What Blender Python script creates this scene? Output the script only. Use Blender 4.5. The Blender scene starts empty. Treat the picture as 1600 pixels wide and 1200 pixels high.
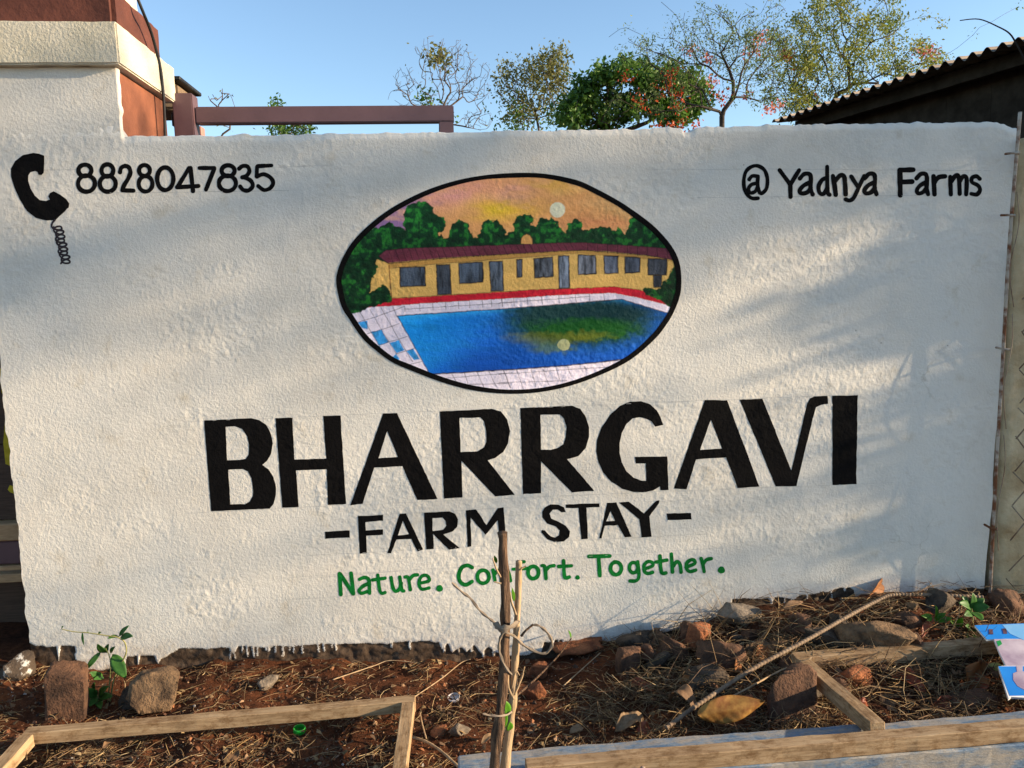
import bpy, bmesh, math, random
import numpy as np
from mathutils import Vector, Matrix
from mathutils.geometry import delaunay_2d_cdt

scene = bpy.context.scene
COL = scene.collection
R = math.radians
random.seed(7)

# ------------------------------------------------------------------ camera
CAM = np.array([0.0, -2.2, 1.06]); FPX = 1200.0
PITCH, YAW, ROLL = R(7.07), R(4.49), R(1.43)
def cam_axes():
    cy, sy, cp, sp = math.cos(YAW), math.sin(YAW), math.cos(PITCH), math.sin(PITCH)
    f = np.array([sy*cp, cy*cp, -sp]); r = np.array([cy, -sy, 0.0]); d = np.cross(f, r)
    cr, sr = math.cos(ROLL), math.sin(ROLL)
    return cr*r+sr*d, -sr*r+cr*d, f
AX_R, AX_D, AX_F = cam_axes()
cam_data = bpy.data.cameras.new('camera'); cam = bpy.data.objects.new('camera', cam_data); COL.objects.link(cam)
cam_data.sensor_width = 36.0; cam_data.lens = 36.0*FPX/1600.0
cam_data.clip_start = 0.02; cam_data.clip_end = 3000
m = Matrix.Identity(4)
for i in range(3):
    m[i][0], m[i][1], m[i][2], m[i][3] = AX_R[i], -AX_D[i], -AX_F[i], CAM[i]
cam.matrix_world = m
scene.camera = cam

# ------------------------------------------------------------------ light
SUN_E, SUN_A = R(14.5), R(12.0)          # elevation; angle in front of the wall plane, coming from the right
world = bpy.data.worlds.new('World'); scene.world = world; world.use_nodes = True
wn = world.node_tree.nodes; wl = world.node_tree.links
sky = wn.new('ShaderNodeTexSky'); sky.sky_type = 'NISHITA'; sky.sun_disc = False
sky.sun_elevation = SUN_E; sky.sun_rotation = R(90)+SUN_A
sky.air_density = 1.0; sky.dust_density = 0.25; sky.ozone_density = 2.2
bg = wn['Background']; wl.new(sky.outputs[0], bg.inputs[0]); bg.inputs[1].default_value = 0.125
sd = bpy.data.lights.new('sun', 'SUN'); sd.energy = 5.0; sd.angle = R(0.53); sd.color = (1.0, 0.79, 0.54)
sun = bpy.data.objects.new('sun', sd); COL.objects.link(sun)
SUN = Vector((math.cos(SUN_A)*math.cos(SUN_E), -math.sin(SUN_A)*math.cos(SUN_E), math.sin(SUN_E)))
sun.rotation_euler = SUN.to_track_quat('Z', 'Y').to_euler(); sun.location = SUN*30
vs = scene.view_settings
vs.view_transform = 'Standard'; vs.look = 'None'; vs.exposure = 1.14; vs.gamma = 1.0; vs.use_curve_mapping = False

# ------------------------------------------------------------------ geometry of the place
def ray(px, py):
    return AX_R*(px-800)+AX_D*(py-600)+AX_F*FPX
def on_y(px, py, Y=0.0):                 # point of the upright plane y = Y
    d = ray(px, py); return CAM+d*((Y-CAM[1])/d[1])
def on_z(px, py, Z=0.0):                 # point of the level plane z = Z
    d = ray(px, py); return CAM+d*((Z-CAM[2])/d[2])
def wall_xz(P):
    P = np.asarray(P, float); d = (P[:, :1]-800)*AX_R+(P[:, 1:2]-600)*AX_D+FPX*AX_F
    t = -CAM[1]/d[:, 1]
    return np.stack([d[:, 0]*t, CAM[2]+d[:, 2]*t], 1)
def to_px(x, y, z):
    v = np.stack([np.asarray(x)-CAM[0], np.asarray(y)-CAM[1]+0*np.asarray(x), np.asarray(z)-CAM[2]], -1)
    w = v@AX_F
    return 800+FPX*(v@AX_R)/w, 600+FPX*(v@AX_D)/w

def _h(ix, iy, seed):
    with np.errstate(over='ignore'):
        n = (ix.astype(np.int64)*374761393+iy.astype(np.int64)*668265263+seed*982451653) & 0xffffffff
        n = ((n ^ (n >> 13))*1274126177) & 0xffffffff
        n = (n ^ (n >> 16)) & 0xffffff
    return n/float(0xffffff)
def noise(x, y, seed=0):
    x = np.asarray(x, float); y = np.asarray(y, float)
    ix = np.floor(x); iy = np.floor(y); fx = x-ix; fy = y-iy
    fx = fx*fx*fx*(fx*(fx*6-15)+10); fy = fy*fy*fy*(fy*(fy*6-15)+10)
    a = _h(ix, iy, seed); b = _h(ix+1, iy, seed); c = _h(ix, iy+1, seed); d = _h(ix+1, iy+1, seed)
    return (a+(b-a)*fx+(c-a)*fy+(a-b-c+d)*fx*fy)*2-1
def fbm(x, y, seed=0, octv=4, gain=.5):
    s = 0; a = 1.0
    for k in range(octv):
        s = s+a*noise(np.asarray(x)*2**k+k*17.3, np.asarray(y)*2**k-k*9.1, seed+k); a *= gain
    return s
def smooth(a, b, x):
    t = np.clip((x-a)/(b-a), 0, 1); return t*t*(3-2*t)
def relief(x, z):
    """plaster relief in metres, positive towards the viewer"""
    x = np.asarray(x, float); z = np.asarray(z, float)
    patch = smooth(-.35, .55, fbm(x/.23, z/.16, 11, 3))
    h = .0016*fbm(x/.5, z/.45, 3, 2)+.00035*noise(x/.085, z/.07, 5)
    h = h+(.3+.8*patch)*(.00036*noise(x/.021, z/.017, 21)+.0005*noise(x/.0105+.4*noise(x/.03, z/.03, 9), z/.0085, 23)+.0003*noise(x/.0072, z/.0072, 25))
    lump = smooth(.5, .8, noise(x/.055, z/.05, 31))*smooth(.1, .5, noise(x/.31, z/.27, 33))
    return h+lump*.0010*(.5+.7*noise(x/.010, z/.009, 35))

# ------------------------------------------------------------------ object helpers
def mesh_obj(name, V, F, mat, parent=None, smooth_=False, label=None, cat=None, group=None, kind=None):
    me = bpy.data.meshes.new(name)
    me.from_pydata([tuple(map(float, v)) for v in V], [], [tuple(map(int, f)) for f in F]); me.validate(); me.update()
    if smooth_: me.polygons.foreach_set('use_smooth', [True]*len(me.polygons))
    o = bpy.data.objects.new(name, me); COL.objects.link(o)
    if mat is not None:
        for mt in (mat if isinstance(mat, (list, tuple)) else [mat]): me.materials.append(mt)
    if parent is not None: o.parent = parent
    tag(o, label, cat, group, kind); return o
def bm_obj(name, bm, mat, parent=None, smooth_=False, sharp=None, **k):
    me = bpy.data.meshes.new(name); bm.normal_update(); bm.to_mesh(me); bm.free()
    if smooth_: me.polygons.foreach_set('use_smooth', [True]*len(me.polygons))
    if sharp: me.set_sharp_from_angle(angle=sharp)
    o = bpy.data.objects.new(name, me); COL.objects.link(o); me.materials.append(mat)
    if parent is not None: o.parent = parent
    tag(o, **k); return o
def tag(o, label=None, cat=None, group=None, kind=None):
    if label: o['label'] = label
    if cat: o['category'] = cat
    if group: o['group'] = group
    if kind: o['kind'] = kind
    return o
def thing(name, label, cat, loc=(0, 0, 0), group=None):
    o = bpy.data.objects.new(name, None); COL.objects.link(o); o.location = loc; o.empty_display_size = .05
    return tag(o, label, cat, group)
def adopt(o, parent):
    """parent keeping world place (parents here are only translated)"""
    o.parent = parent; o.matrix_parent_inverse = Matrix.Translation(-Vector(parent.location)); return o
def set_color(o, C, name='col'):
    a = o.data.color_attributes.new(name, 'FLOAT_COLOR', 'POINT')
    C = np.asarray(C, np.float32)
    if C.shape[1] == 3: C = np.concatenate([C, np.ones((len(C), 1), np.float32)], 1)
    a.data.foreach_set('color', C.ravel())
def set_float(o, name, A):
    a = o.data.attributes.new(name, 'FLOAT', 'POINT'); a.data.foreach_set('value', np.asarray(A, np.float32).ravel())
def srgb(r, g, b):
    f = lambda c: (c/255/12.92 if c/255 <= .04045 else ((c/255+.055)/1.055)**2.4)
    return (f(r), f(g), f(b))

def tube_geo(P, rad, n=6, cap=True, V=None, F=None):
    V = [] if V is None else V; F = [] if F is None else F
    P = [Vector(p) for p in P]; rad = [rad]*len(P) if np.isscalar(rad) else rad
    up = Vector((0.13, .31, 1)); base = len(V); prev = None
    for i, p in enumerate(P):
        t = (P[min(i+1, len(P)-1)]-P[max(i-1, 0)]).normalized()
        if prev is None:
            a = t.cross(up)
            if a.length < 1e-3: a = t.cross(Vector((1, 0, 0)))
            a.normalize()
        else:
            a = prev-t*prev.dot(t); a.normalize()
        prev = a; b = t.cross(a)
        for k in range(n):
            w = 2*math.pi*k/n
            V.append(p+(a*math.cos(w)+b*math.sin(w))*rad[i])
    for i in range(len(P)-1):
        for k in range(n):
            q = base+i*n
            F.append((q+k, q+(k+1) % n, q+n+(k+1) % n, q+n+k))
    if cap:
        F.append(tuple(base+k for k in reversed(range(n)))); e = base+(len(P)-1)*n
        F.append(tuple(e+k for k in range(n)))
    return V, F
def spline(P, n=6, closed=False):
    P = [np.array(p, float) for p in P]; out = []; N = len(P)
    seg = N if closed else N-1
    for i in range(seg):
        g = (lambda j: P[j % N]) if closed else (lambda j: P[min(max(j, 0), N-1)])
        a, b, c, d = g(i-1), g(i), g(i+1), g(i+2)
        for k in range(n):
            t = k/n
            out.append(.5*((2*b)+(c-a)*t+(2*a-5*b+4*c-d)*t*t+(3*b-a-3*c+d)*t**3))
    if not closed: out.append(P[-1])
    return np.array(out)
def box_bm(lo, hi, bev=0.0, seg=1):
    bm = bmesh.new()
    bmesh.ops.create_cube(bm, size=1)
    lo = Vector(lo); hi = Vector(hi)
    for v in bm.verts: v.co = Vector([(lo[i]+hi[i])/2+v.co[i]*(hi[i]-lo[i]) for i in range(3)])
    if bev > 0: bmesh.ops.bevel(bm, geom=list(bm.edges), offset=bev, segments=seg, affect='EDGES')
    return bm

# ------------------------------------------------------------------ materials
def new_mat(name):
    mt = bpy.data.materials.new(name); mt.use_nodes = True
    return mt, mt.node_tree.nodes, mt.node_tree.links, mt.node_tree.nodes['Principled BSDF']
def node(N, t, **k):
    n = N.new(t)
    for a, b in k.items(): setattr(n, a, b)
    return n
def ocoords(N, L, scale=(1, 1, 1)):
    g = node(N, 'ShaderNodeTexCoord'); mp = node(N, 'ShaderNodeMapping'); mp.inputs['Scale'].default_value = scale
    L.new(g.outputs['Object'], mp.inputs['Vector']); return mp.outputs[0]
def coords(N, L, scale=(1, 1, 1)):
    g = node(N, 'ShaderNodeNewGeometry'); mp = node(N, 'ShaderNodeMapping'); mp.inputs['Scale'].default_value = scale
    L.new(g.outputs['Position'], mp.inputs['Vector']); return mp.outputs[0]
def noise_n(N, L, vec, scale, detail=4, rough=.55):
    n = node(N, 'ShaderNodeTexNoise'); n.inputs['Scale'].default_value = scale; n.inputs['Detail'].default_value = detail
    n.inputs['Roughness'].default_value = rough; L.new(vec, n.inputs['Vector']); return n.outputs['Fac']
def ramp(N, L, fac, stops):
    r = node(N, 'ShaderNodeValToRGB'); e = r.color_ramp.elements
    while len(e) < len(stops): e.new(.5)
    for q, (p, c) in zip(e, stops): q.position = p; q.color = (*c, 1) if len(c) == 3 else c
    L.new(fac, r.inputs[0]); return r.outputs[0]
def mix(N, L, fac, a, b, mode='MIX'):
    x = node(N, 'ShaderNodeMix', data_type='RGBA', blend_type=mode)
    for s, v in ((0, fac), (6, a), (7, b)):
        if hasattr(v, 'is_output'): L.new(v, x.inputs[s])
        else: x.inputs[s].default_value = v if s == 0 else (*v[:3], 1)
    return x.outputs[2]
def bump(N, L, h, dist, strength=1.0, nrm=None):
    b = node(N, 'ShaderNodeBump'); b.inputs['Distance'].default_value = dist; b.inputs['Strength'].default_value = strength
    L.new(h, b.inputs['Height'])
    if nrm is not None: L.new(nrm, b.inputs['Normal'])
    return b.outputs[0]
def simple(name, c1, c2, scale=20, rough=.8, bscale=120, bdist=.001, stretch=(1, 1, 1), spec=.3, metal=0, lo=.35, hi=.65, vcol=False, detail=5):
    mt, N, L, B = new_mat(name); v = coords(N, L, stretch)
    f = noise_n(N, L, v, scale, detail, .6); c = ramp(N, L, f, [(lo, c1), (hi, c2)])
    if vcol:
        at = node(N, 'ShaderNodeVertexColor', layer_name='col'); c = mix(N, L, 1.0, c, at.outputs[0], 'MULTIPLY')
    L.new(c, B.inputs['Base Color']); B.inputs['Roughness'].default_value = rough
    B.inputs['Specular IOR Level'].default_value = spec; B.inputs['Metallic'].default_value = metal
    if bdist: L.new(bump(N, L, noise_n(N, L, v, bscale, 4, .6), bdist), B.inputs['Normal'])
    return mt
def leaf_mat(name, c1, c2, trans=.35, rough=.5, scale=9):
    mt, N, L, B = new_mat(name); v = coords(N, L)
    c = ramp(N, L, noise_n(N, L, v, scale, 3, .7), [(.35, c1), (.65, c2)])
    L.new(c, B.inputs['Base Color']); B.inputs['Roughness'].default_value = rough; B.inputs['Specular IOR Level'].default_value = .25
    t = node(N, 'ShaderNodeBsdfTranslucent'); L.new(c, t.inputs[0]); ms = node(N, 'ShaderNodeMixShader'); ms.inputs[0].default_value = trans
    L.new(B.outputs[0], ms.inputs[1]); L.new(t.outputs[0], ms.inputs[2]); L.new(ms.outputs[0], N['Material Output'].inputs[0])
    return mt

def wall_fine_bump(N, L):
    v = coords(N, L)
    a = noise_n(N, L, v, 130, 3, .6); b = noise_n(N, L, v, 330, 2, .6)
    n1 = bump(N, L, a, .0015, 1.0); return bump(N, L, b, .0006, .9, n1), v
def paint_mat(name, col, rough=.55, var=.25, spec=.35, vcol=False):
    mt, N, L, B = new_mat(name); nr, v = wall_fine_bump(N, L); L.new(nr, B.inputs['Normal'])
    f = noise_n(N, L, v, 26, 4, .65)
    if vcol:
        at = node(N, 'ShaderNodeVertexColor', layer_name='col'); base = at.outputs[0]
        c = mix(N, L, 1.0, base, ramp(N, L, f, [(.3, (1-var,)*3), (.7, (1+var*.3,)*3)]), 'MULTIPLY')
    else:
        c = ramp(N, L, f, [(.3, tuple(q*(1-var) for q in col)), (.7, tuple(q*(1+var) for q in col))])
    L.new(c, B.inputs['Base Color']); B.inputs['Roughness'].default_value = rough; B.inputs['Specular IOR Level'].default_value = spec
    return mt

def white_wall_mat():
    mt, N, L, B = new_mat('white_plaster_paint'); nr, v = wall_fine_bump(N, L); L.new(nr, B.inputs['Normal'])
    w = ramp(N, L, noise_n(N, L, v, 3.2, 5, .6), [(.3, (.655, .605, .525)), (.5, (.715, .672, .595)), (.72, (.685, .66, .605))])
    st = ramp(N, L, noise_n(N, L, v, 11, 6, .7), [(.57, (1, 1, 1)), (.74, (.84, .79, .71))]); w = mix(N, L, 1.0, w, st, 'MULTIPLY')
    sp = node(N, 'ShaderNodeTexVoronoi'); sp.inputs['Scale'].default_value = 26; L.new(v, sp.inputs['Vector'])
    spm = ramp(N, L, sp.outputs['Distance'], [(.035, (.35, .31, .27)), (.075, (1, 1, 1))])
    spk = ramp(N, L, noise_n(N, L, v, 6.3, 2, .5), [(.56, (0, 0, 0)), (.62, (1, 1, 1))])
    w = mix(N, L, mix(N, L, 1.0, (.7, .7, .7), spk, 'MULTIPLY'), w, mix(N, L, 1.0, w, spm, 'MULTIPLY'))
    blot = ramp(N, L, noise_n(N, L, v, 1.7, 7, .68), [(.52, (1, 1, 1)), (.60, (.90, .91, .92)), (.66, (1, 1, 1))]); w = mix(N, L, 1.0, w, blot, 'MULTIPLY')
    mud = node(N, 'ShaderNodeAttribute', attribute_name='splash')
    mudn = node(N, 'ShaderNodeMath', operation='MULTIPLY'); L.new(mud.outputs['Fac'], mudn.inputs[0]); L.new(ramp(N, L, noise_n(N, L, v, 34, 6, .75), [(.46, (0, 0, 0)), (.66, (1, 1, 1))]), mudn.inputs[1])
    w = mix(N, L, mudn.outputs[0], w, (.30, .20, .12))
    crk = node(N, 'ShaderNodeTexVoronoi', feature='DISTANCE_TO_EDGE'); crk.inputs['Scale'].default_value = 3.1
    wv = node(N, 'ShaderNodeVectorMath', operation='MULTIPLY_ADD'); nz = node(N, 'ShaderNodeTexNoise'); nz.inputs['Scale'].default_value = 9; nz.inputs['Detail'].default_value = 5; L.new(v, nz.inputs['Vector'])
    L.new(nz.outputs['Color'], wv.inputs[0]); wv.inputs[1].default_value = (.16, .16, .16); L.new(v, wv.inputs[2]); L.new(wv.outputs[0], crk.inputs['Vector'])
    cm = ramp(N, L, crk.outputs['Distance'], [(.002, (.84, .82, .79)), (.005, (1, 1, 1))]); ck = ramp(N, L, noise_n(N, L, v, 2.3, 3, .5), [(.58, (0, 0, 0)), (.66, (1, 1, 1))])
    w = mix(N, L, ck, w, mix(N, L, 1.0, w, cm, 'MULTIPLY'))
    raw = ramp(N, L, noise_n(N, L, v, 40, 6, .7), [(.3, (.035, .022, .014)), (.55, (.085, .055, .035)), (.75, (.17, .125, .085))])
    at = node(N, 'ShaderNodeAttribute', attribute_name='paint')
    jit = node(N, 'ShaderNodeMath', operation='MULTIPLY_ADD'); L.new(noise_n(N, L, v, 230, 3, .7), jit.inputs[0]); jit.inputs[1].default_value = .016; L.new(at.outputs['Fac'], jit.inputs[2])
    k = node(N, 'ShaderNodeMapRange'); L.new(jit.outputs[0], k.inputs[0]); k.inputs[1].default_value = .0075; k.inputs[2].default_value = .009
    L.new(mix(N, L, k.outputs[0], raw, w), B.inputs['Base Color'])
    B.inputs['Roughness'].default_value = .8; B.inputs['Specular IOR Level'].default_value = .2
    return mt
M = {}
M['wall'] = white_wall_mat()
M['black'] = paint_mat('black_paint', (.0055, .005, .0052), .85, .25, .06)
M['coil'] = paint_mat('brown_black_paint', (.02, .009, .012), .5)
M['green'] = paint_mat('green_paint', (.003, .15, .022), .7, .35, .12)
M['mural'] = paint_mat('mural_paint', (1, 1, 1), .6, .10, .2, vcol=True)
M['pencil'] = simple('pencil_line', (.40, .38, .35), (.60, .58, .54), 60, .9, bdist=0)

# ------------------------------------------------------------------ ground
BASE = np.array([[-60, 1030], [45, 1034], [120, 1046], [300, 1042], [600, 1034], [900, 1019], [980, 1004], [1100, 980], [1180, 960], [1300, 949], [1450, 940], [1540, 934], [1700, 930]], float)
BXZ = wall_xz(BASE)
def ground_h(x, y):
    x = np.asarray(x, float); y = np.asarray(y, float)
    zb = np.interp(x, BXZ[:, 0], BXZ[:, 1]); d = np.clip(-y, 0, 3)
    near = np.exp(-(d/.28)**2)
    z = zb*near-.012*(1-near)
    fine = smooth(3.5, 2.0, np.abs(x-.2))*smooth(2.0, 1.2, d)*(y < .05)
    z = z+fine*(.016*fbm(x/.22, y/.22, 71, 3)+.006*noise(x/.045, y/.045, 75)+.003*noise(x/.018, y/.018, 77))
    z = z+smooth(.45, 1.1, x)*smooth(1.9, 1.3, x)*np.exp(-((d-.13)/.16)**2)*.055
    return z
def gz(x, y): return float(ground_h(np.array([x]), np.array([y]))[0])
def G(px, py):
    """point of the ground seen at a pixel of the photograph"""
    z = 0.0
    for _ in range(8):
        p = on_z(px, py, z); z = gz(p[0], min(p[1], -.005))
    return np.array([p[0], p[1], z])
def grid_faces(nr, nc, wrap=False):
    i = np.arange(nr-1)[:, None]; j = np.arange(nc-1)[None]
    a = i*nc+j
    return np.stack([a, a+1, a+nc+1, a+nc], -1).reshape(-1, 4)
def np_mesh(name, V, F, mat, parent=None, smooth_=True, **k):
    me = bpy.data.meshes.new(name); V = np.asarray(V, np.float32); F = np.asarray(F, np.int32); n = F.shape[1]
    me.vertices.add(len(V)); me.vertices.foreach_set('co', V.ravel())
    me.loops.add(F.size); me.loops.foreach_set('vertex_index', F.ravel())
    me.polygons.add(len(F)); me.polygons.foreach_set('loop_start', np.arange(0, F.size, n, dtype=np.int32))
    me.polygons.foreach_set('loop_total', np.full(len(F), n, np.int32))
    me.update(calc_edges=True)
    me.polygons.foreach_set('use_smooth', np.full(len(F), smooth_))
    o = bpy.data.objects.new(name, me); COL.objects.link(o); me.materials.append(mat)
    if parent is not None: o.parent = parent
    tag(o, **k); return o

def soil_mat():
    mt, N, L, B = new_mat('red_brown_soil'); v = coords(N, L)
    a = ramp(N, L, noise_n(N, L, v, 7, 6, .65), [(.32, (.032, .015, .009)), (.52, (.10, .038, .018)), (.7, (.19, .072, .03))])
    b = ramp(N, L, noise_n(N, L, v, 85, 5, .7), [(.35, (.55, .5, .45)), (.65, (1.2, 1.15, 1.1))])
    c = mix(N, L, 1.0, a, b, 'MULTIPLY')
    far = node(N, 'ShaderNodeVectorMath', operation='LENGTH'); g = node(N, 'ShaderNodeNewGeometry'); L.new(g.outputs['Position'], far.inputs[0])
    mr = node(N, 'ShaderNodeMapRange'); L.new(far.outputs['Value'], mr.inputs[0]); mr.inputs[1].default_value = 3; mr.inputs[2].default_value = 9
    c = mix(N, L, mr.outputs[0], c, (.16, .11, .07))
    L.new(c, B.inputs['Base Color']); B.inputs['Roughness'].default_value = .95; B.inputs['Specular IOR Level'].default_value = .1
    n1 = bump(N, L, noise_n(N, L, v, 60, 5, .7), .008, 1.0); n2 = bump(N, L, noise_n(N, L, v, 260, 3, .7), .003, 1.0, n1)
    L.new(n2, B.inputs['Normal']); return mt
M['soil'] = soil_mat()
gx = np.concatenate([[-1500, -400, -120, -50, -20, -9, -5, -3.2, -2.4], np.arange(-1.9, 2.2, .0125), [2.6, 3.4, 5, 9, 20, 50, 120, 400, 1500]])
gy = np.concatenate([[-1500, -400, -120, -50, -20, -9, -5, -3.4, -2.6, -2.0, -1.6, -1.3], np.arange(-1.1, .03, .0125), [.1, .3, 1, 3, 9, 20, 50, 120, 400, 1500]])
XX, YY = np.meshgrid(gx, gy)
np_mesh('ground', np.stack([XX.ravel(), YY.ravel(), ground_h(XX.ravel(), YY.ravel())], 1), grid_faces(len(gy), len(gx)), M['soil'], kind='structure')

# ------------------------------------------------------------------ painted wall
TOP = np.array([[60, 215], [190, 213], [400, 210], [600, 207.5], [800, 204], [1000, 201], [1056, 198.5], [1066, 200], [1070, 205.5], [1078, 206.5], [1088, 200.5], [1100, 198.5], [1200, 195], [1380, 192.5], [1480, 191], [1556, 190], [1570, 193], [1582, 199], [1600, 201]], float)
TXZ = wall_xz(TOP)
EDGE = np.array([[-60, 1004], [45, 1005], [62, 1010], [66, 1009], [68, 1010], [88, 1010], [90, 1040], [92, 1040], [94, 1009], [116, 1010], [119, 1040], [150, 1048], [194, 1046], [198, 1026], [214, 1026], [216, 1042], [219, 1026], [240, 1026], [247, 1040], [252, 1030], [270, 1020], [288, 1012], [330, 1013], [358, 1014], [364, 1022], [372, 1012], [470, 1010], [500, 1007], [525, 1006], [560, 1007], [650, 1003], [686, 1002], [690, 1014], [700, 1006], [706, 1020], [720, 1010], [728, 1019], [740, 1009], [752, 1020], [764, 1012], [782, 1022], [800, 1024], [846, 1020], [850, 1004], [861, 1004], [864, 1018], [867, 1002], [889, 1002], [892, 1016], [904, 1014], [906, 1002], [942, 1006], [960, 1010], [977, 1013], [979, 992], [1040, 988], [1068, 981], [1110, 976], [1143, 967], [1144, 936], [1189, 937], [1200, 935], [1206, 944], [1212, 933], [1240, 936], [1250, 930], [1290, 926], [1325, 918], [1334, 920], [1337, 934], [1400, 940], [1450, 936], [1452, 921], [1480, 926], [1500, 920], [1536, 921], [1650, 920]], float)
EXZ = wall_xz(EDGE)
X0, X1 = -1.232, 1.68
def right_edge(z): return 1.653+.018*np.clip(z, 0, 1.6)+.004*noise(z/.09, z*0, 41)
def left_edge(z): return X0+.0035*noise(z/.06, z*0+3, 43)+.002*noise(z/.018, z*0+5, 44)
nx, nzr = 800, 420
u = np.linspace(0, 1, nx); v = np.linspace(0, 1, nzr)
U, Vv = np.meshgrid(u, v)
xa = X0+U*(X1-X0); ztop = np.interp(xa, TXZ[:, 0], TXZ[:, 1])+.0022*noise(xa/.03, xa*0, 45)+.0015*noise(xa/.011, xa*0, 46)
Z = -.12+Vv*(ztop+.12)
xl = left_edge(Z); xr = right_edge(Z); X = xl+U*(xr-xl)
paint = Z-np.interp(X, EXZ[:, 0], EXZ[:, 1])+.004*noise(X/.02, Z/.02, 51)
rs = np.random.RandomState(4)
drips = [(x_, rs.uniform(4, 16), rs.uniform(.0018, .0034)) for x_ in list(np.linspace(356, 470, 13)+rs.uniform(-3, 3, 13))+[497, 506, 519, 524, 612, 640, 694, 716, 737, 755, 771, 872, 880, 1116, 1124, 1132, 1206, 1226, 1238, 1262, 1300, 1321]]
for px_, len_, w_ in drips:
    ey = np.interp(px_, EDGE[:, 0], EDGE[:, 1]); a = wall_xz([[px_, ey]])[0]; e = a[1]-len_*.00183
    dd = w_-np.hypot(X-a[0]-.0015*noise(Z/.012, Z*0+px_, 53), np.clip(e-Z, 0, None)+np.clip(Z-a[1]-.01, 0, None))
    paint = np.maximum(paint, dd)
h = relief(X, Z); rec = smooth(.002, -.004, paint); h = h*(1-rec)+rec*(-.0035+.003*fbm(X/.03, Z/.02, 57, 3))
edge_round = .006*smooth(.985, 1.0, Vv)**2*(X > -.857)
fy_ = -h+edge_round
V3 = [np.stack([X, fy_, Z], -1)]; PA = [paint]
for yy, dz in ((.012, .001), (.06, .004), (.13, .002), (.2, -.004)):
    pil_ = (X[-1] < -.857) & (yy < .02)
    V3.append(np.stack([X[-1], np.where(pil_, fy_[-1]+.0008, yy), Z[-1]+np.where(pil_, .03, dz)+.003*noise(xa[-1]/.03, xa[-1]*0+yy*40, 47)], -1)[None]); PA.append(np.full((1, nx), .05))
V3.append(np.stack([X[-1], np.full(nx, .21), np.full(nx, -.12)], -1)[None]); PA.append(np.full((1, nx), -.05))
V3 = np.concatenate(V3, 0); PA = np.concatenate(PA, 0)
wall = np_mesh('painted_wall', V3.reshape(-1, 3), grid_faces(V3.shape[0], nx), M['wall'],
    label='low rough white plaster wall painted with farm stay name, phone number and oval mural', cat='wall')
set_float(wall, 'paint', PA.ravel())
gl = np.interp(V3[..., 0], BXZ[:, 0], BXZ[:, 1]); set_float(wall, 'splash', np.clip(.75*np.exp(-np.clip(V3[..., 2]-gl-.01, 0, 9)/.05), 0, 1).ravel())

# ------------------------------------------------------------------ painted lettering, laid on the plaster
def winding(P, ring):
    x, y = P[:, 0], P[:, 1]; w = np.zeros(len(P), int)
    for (x0, y0), (x1, y1) in zip(ring, np.roll(ring, -1, 0)):
        c = (x1-x0)*(y-y0)-(x-x0)*(y1-y0)
        w += ((y0 <= y) & (y1 > y) & (c > 0)).astype(int)-((y0 > y) & (y1 <= y) & (c < 0)).astype(int)
    return w
def ribbon(pts, w, closed=False, wob=.06, seed=0, sm=6):
    C = spline(pts, sm, closed) if len(pts) > 2 else np.array([np.array(pts[0], float)+(np.array(pts[1], float)-np.array(pts[0], float))*t for t in np.linspace(0, 1, 9)])
    if closed:
        t = np.roll(C, -1, 0)-np.roll(C, 1, 0)
    else:
        t = np.gradient(C, axis=0)
    t = t/(np.linalg.norm(t, axis=1, keepdims=True)+1e-9); n = np.stack([-t[:, 1], t[:, 0]], 1)
    hw = w/2*(1+wob*noise(np.arange(len(C))/3.0, np.full(len(C), seed*1.7), 61))[:, None]
    if closed: return [C+n*hw, C-n*hw]
    cap = lambda c, d, r: [c+r*(math.cos(a)*d+math.sin(a)*np.array([-d[1], d[0]])) for a in np.linspace(math.pi/2, -math.pi/2, 7)[1:-1]]
    return [np.array(list(C+n*hw)+cap(C[-1], t[-1], hw[-1, 0])+list((C-n*hw)[::-1])+cap(C[0], -t[0], hw[0, 0]))]
LAT = .0032
def wall_y(x, z):
    """front of the wall mesh at x, z, read from its own grid"""
    x = np.asarray(x, float); z = np.asarray(z, float)
    xl_ = left_edge(z); xr_ = right_edge(z); fu = np.clip((x-xl_)/(xr_-xl_)*(nx-1), 0, nx-1.001)
    i0 = fu.astype(int); zt_ = ztop[0, i0]*(1-fu+i0)+ztop[0, i0+1]*(fu-i0)
    fv = np.clip((z+.12)/(zt_+.12)*(nzr-1), 0, nzr-1.001); j0 = fv.astype(int); a = fu-i0; b = fv-j0
    return (fy_[j0, i0]*(1-a)+fy_[j0, i0+1]*a)*(1-b)+(fy_[j0+1, i0]*(1-a)+fy_[j0+1, i0+1]*a)*b
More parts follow.
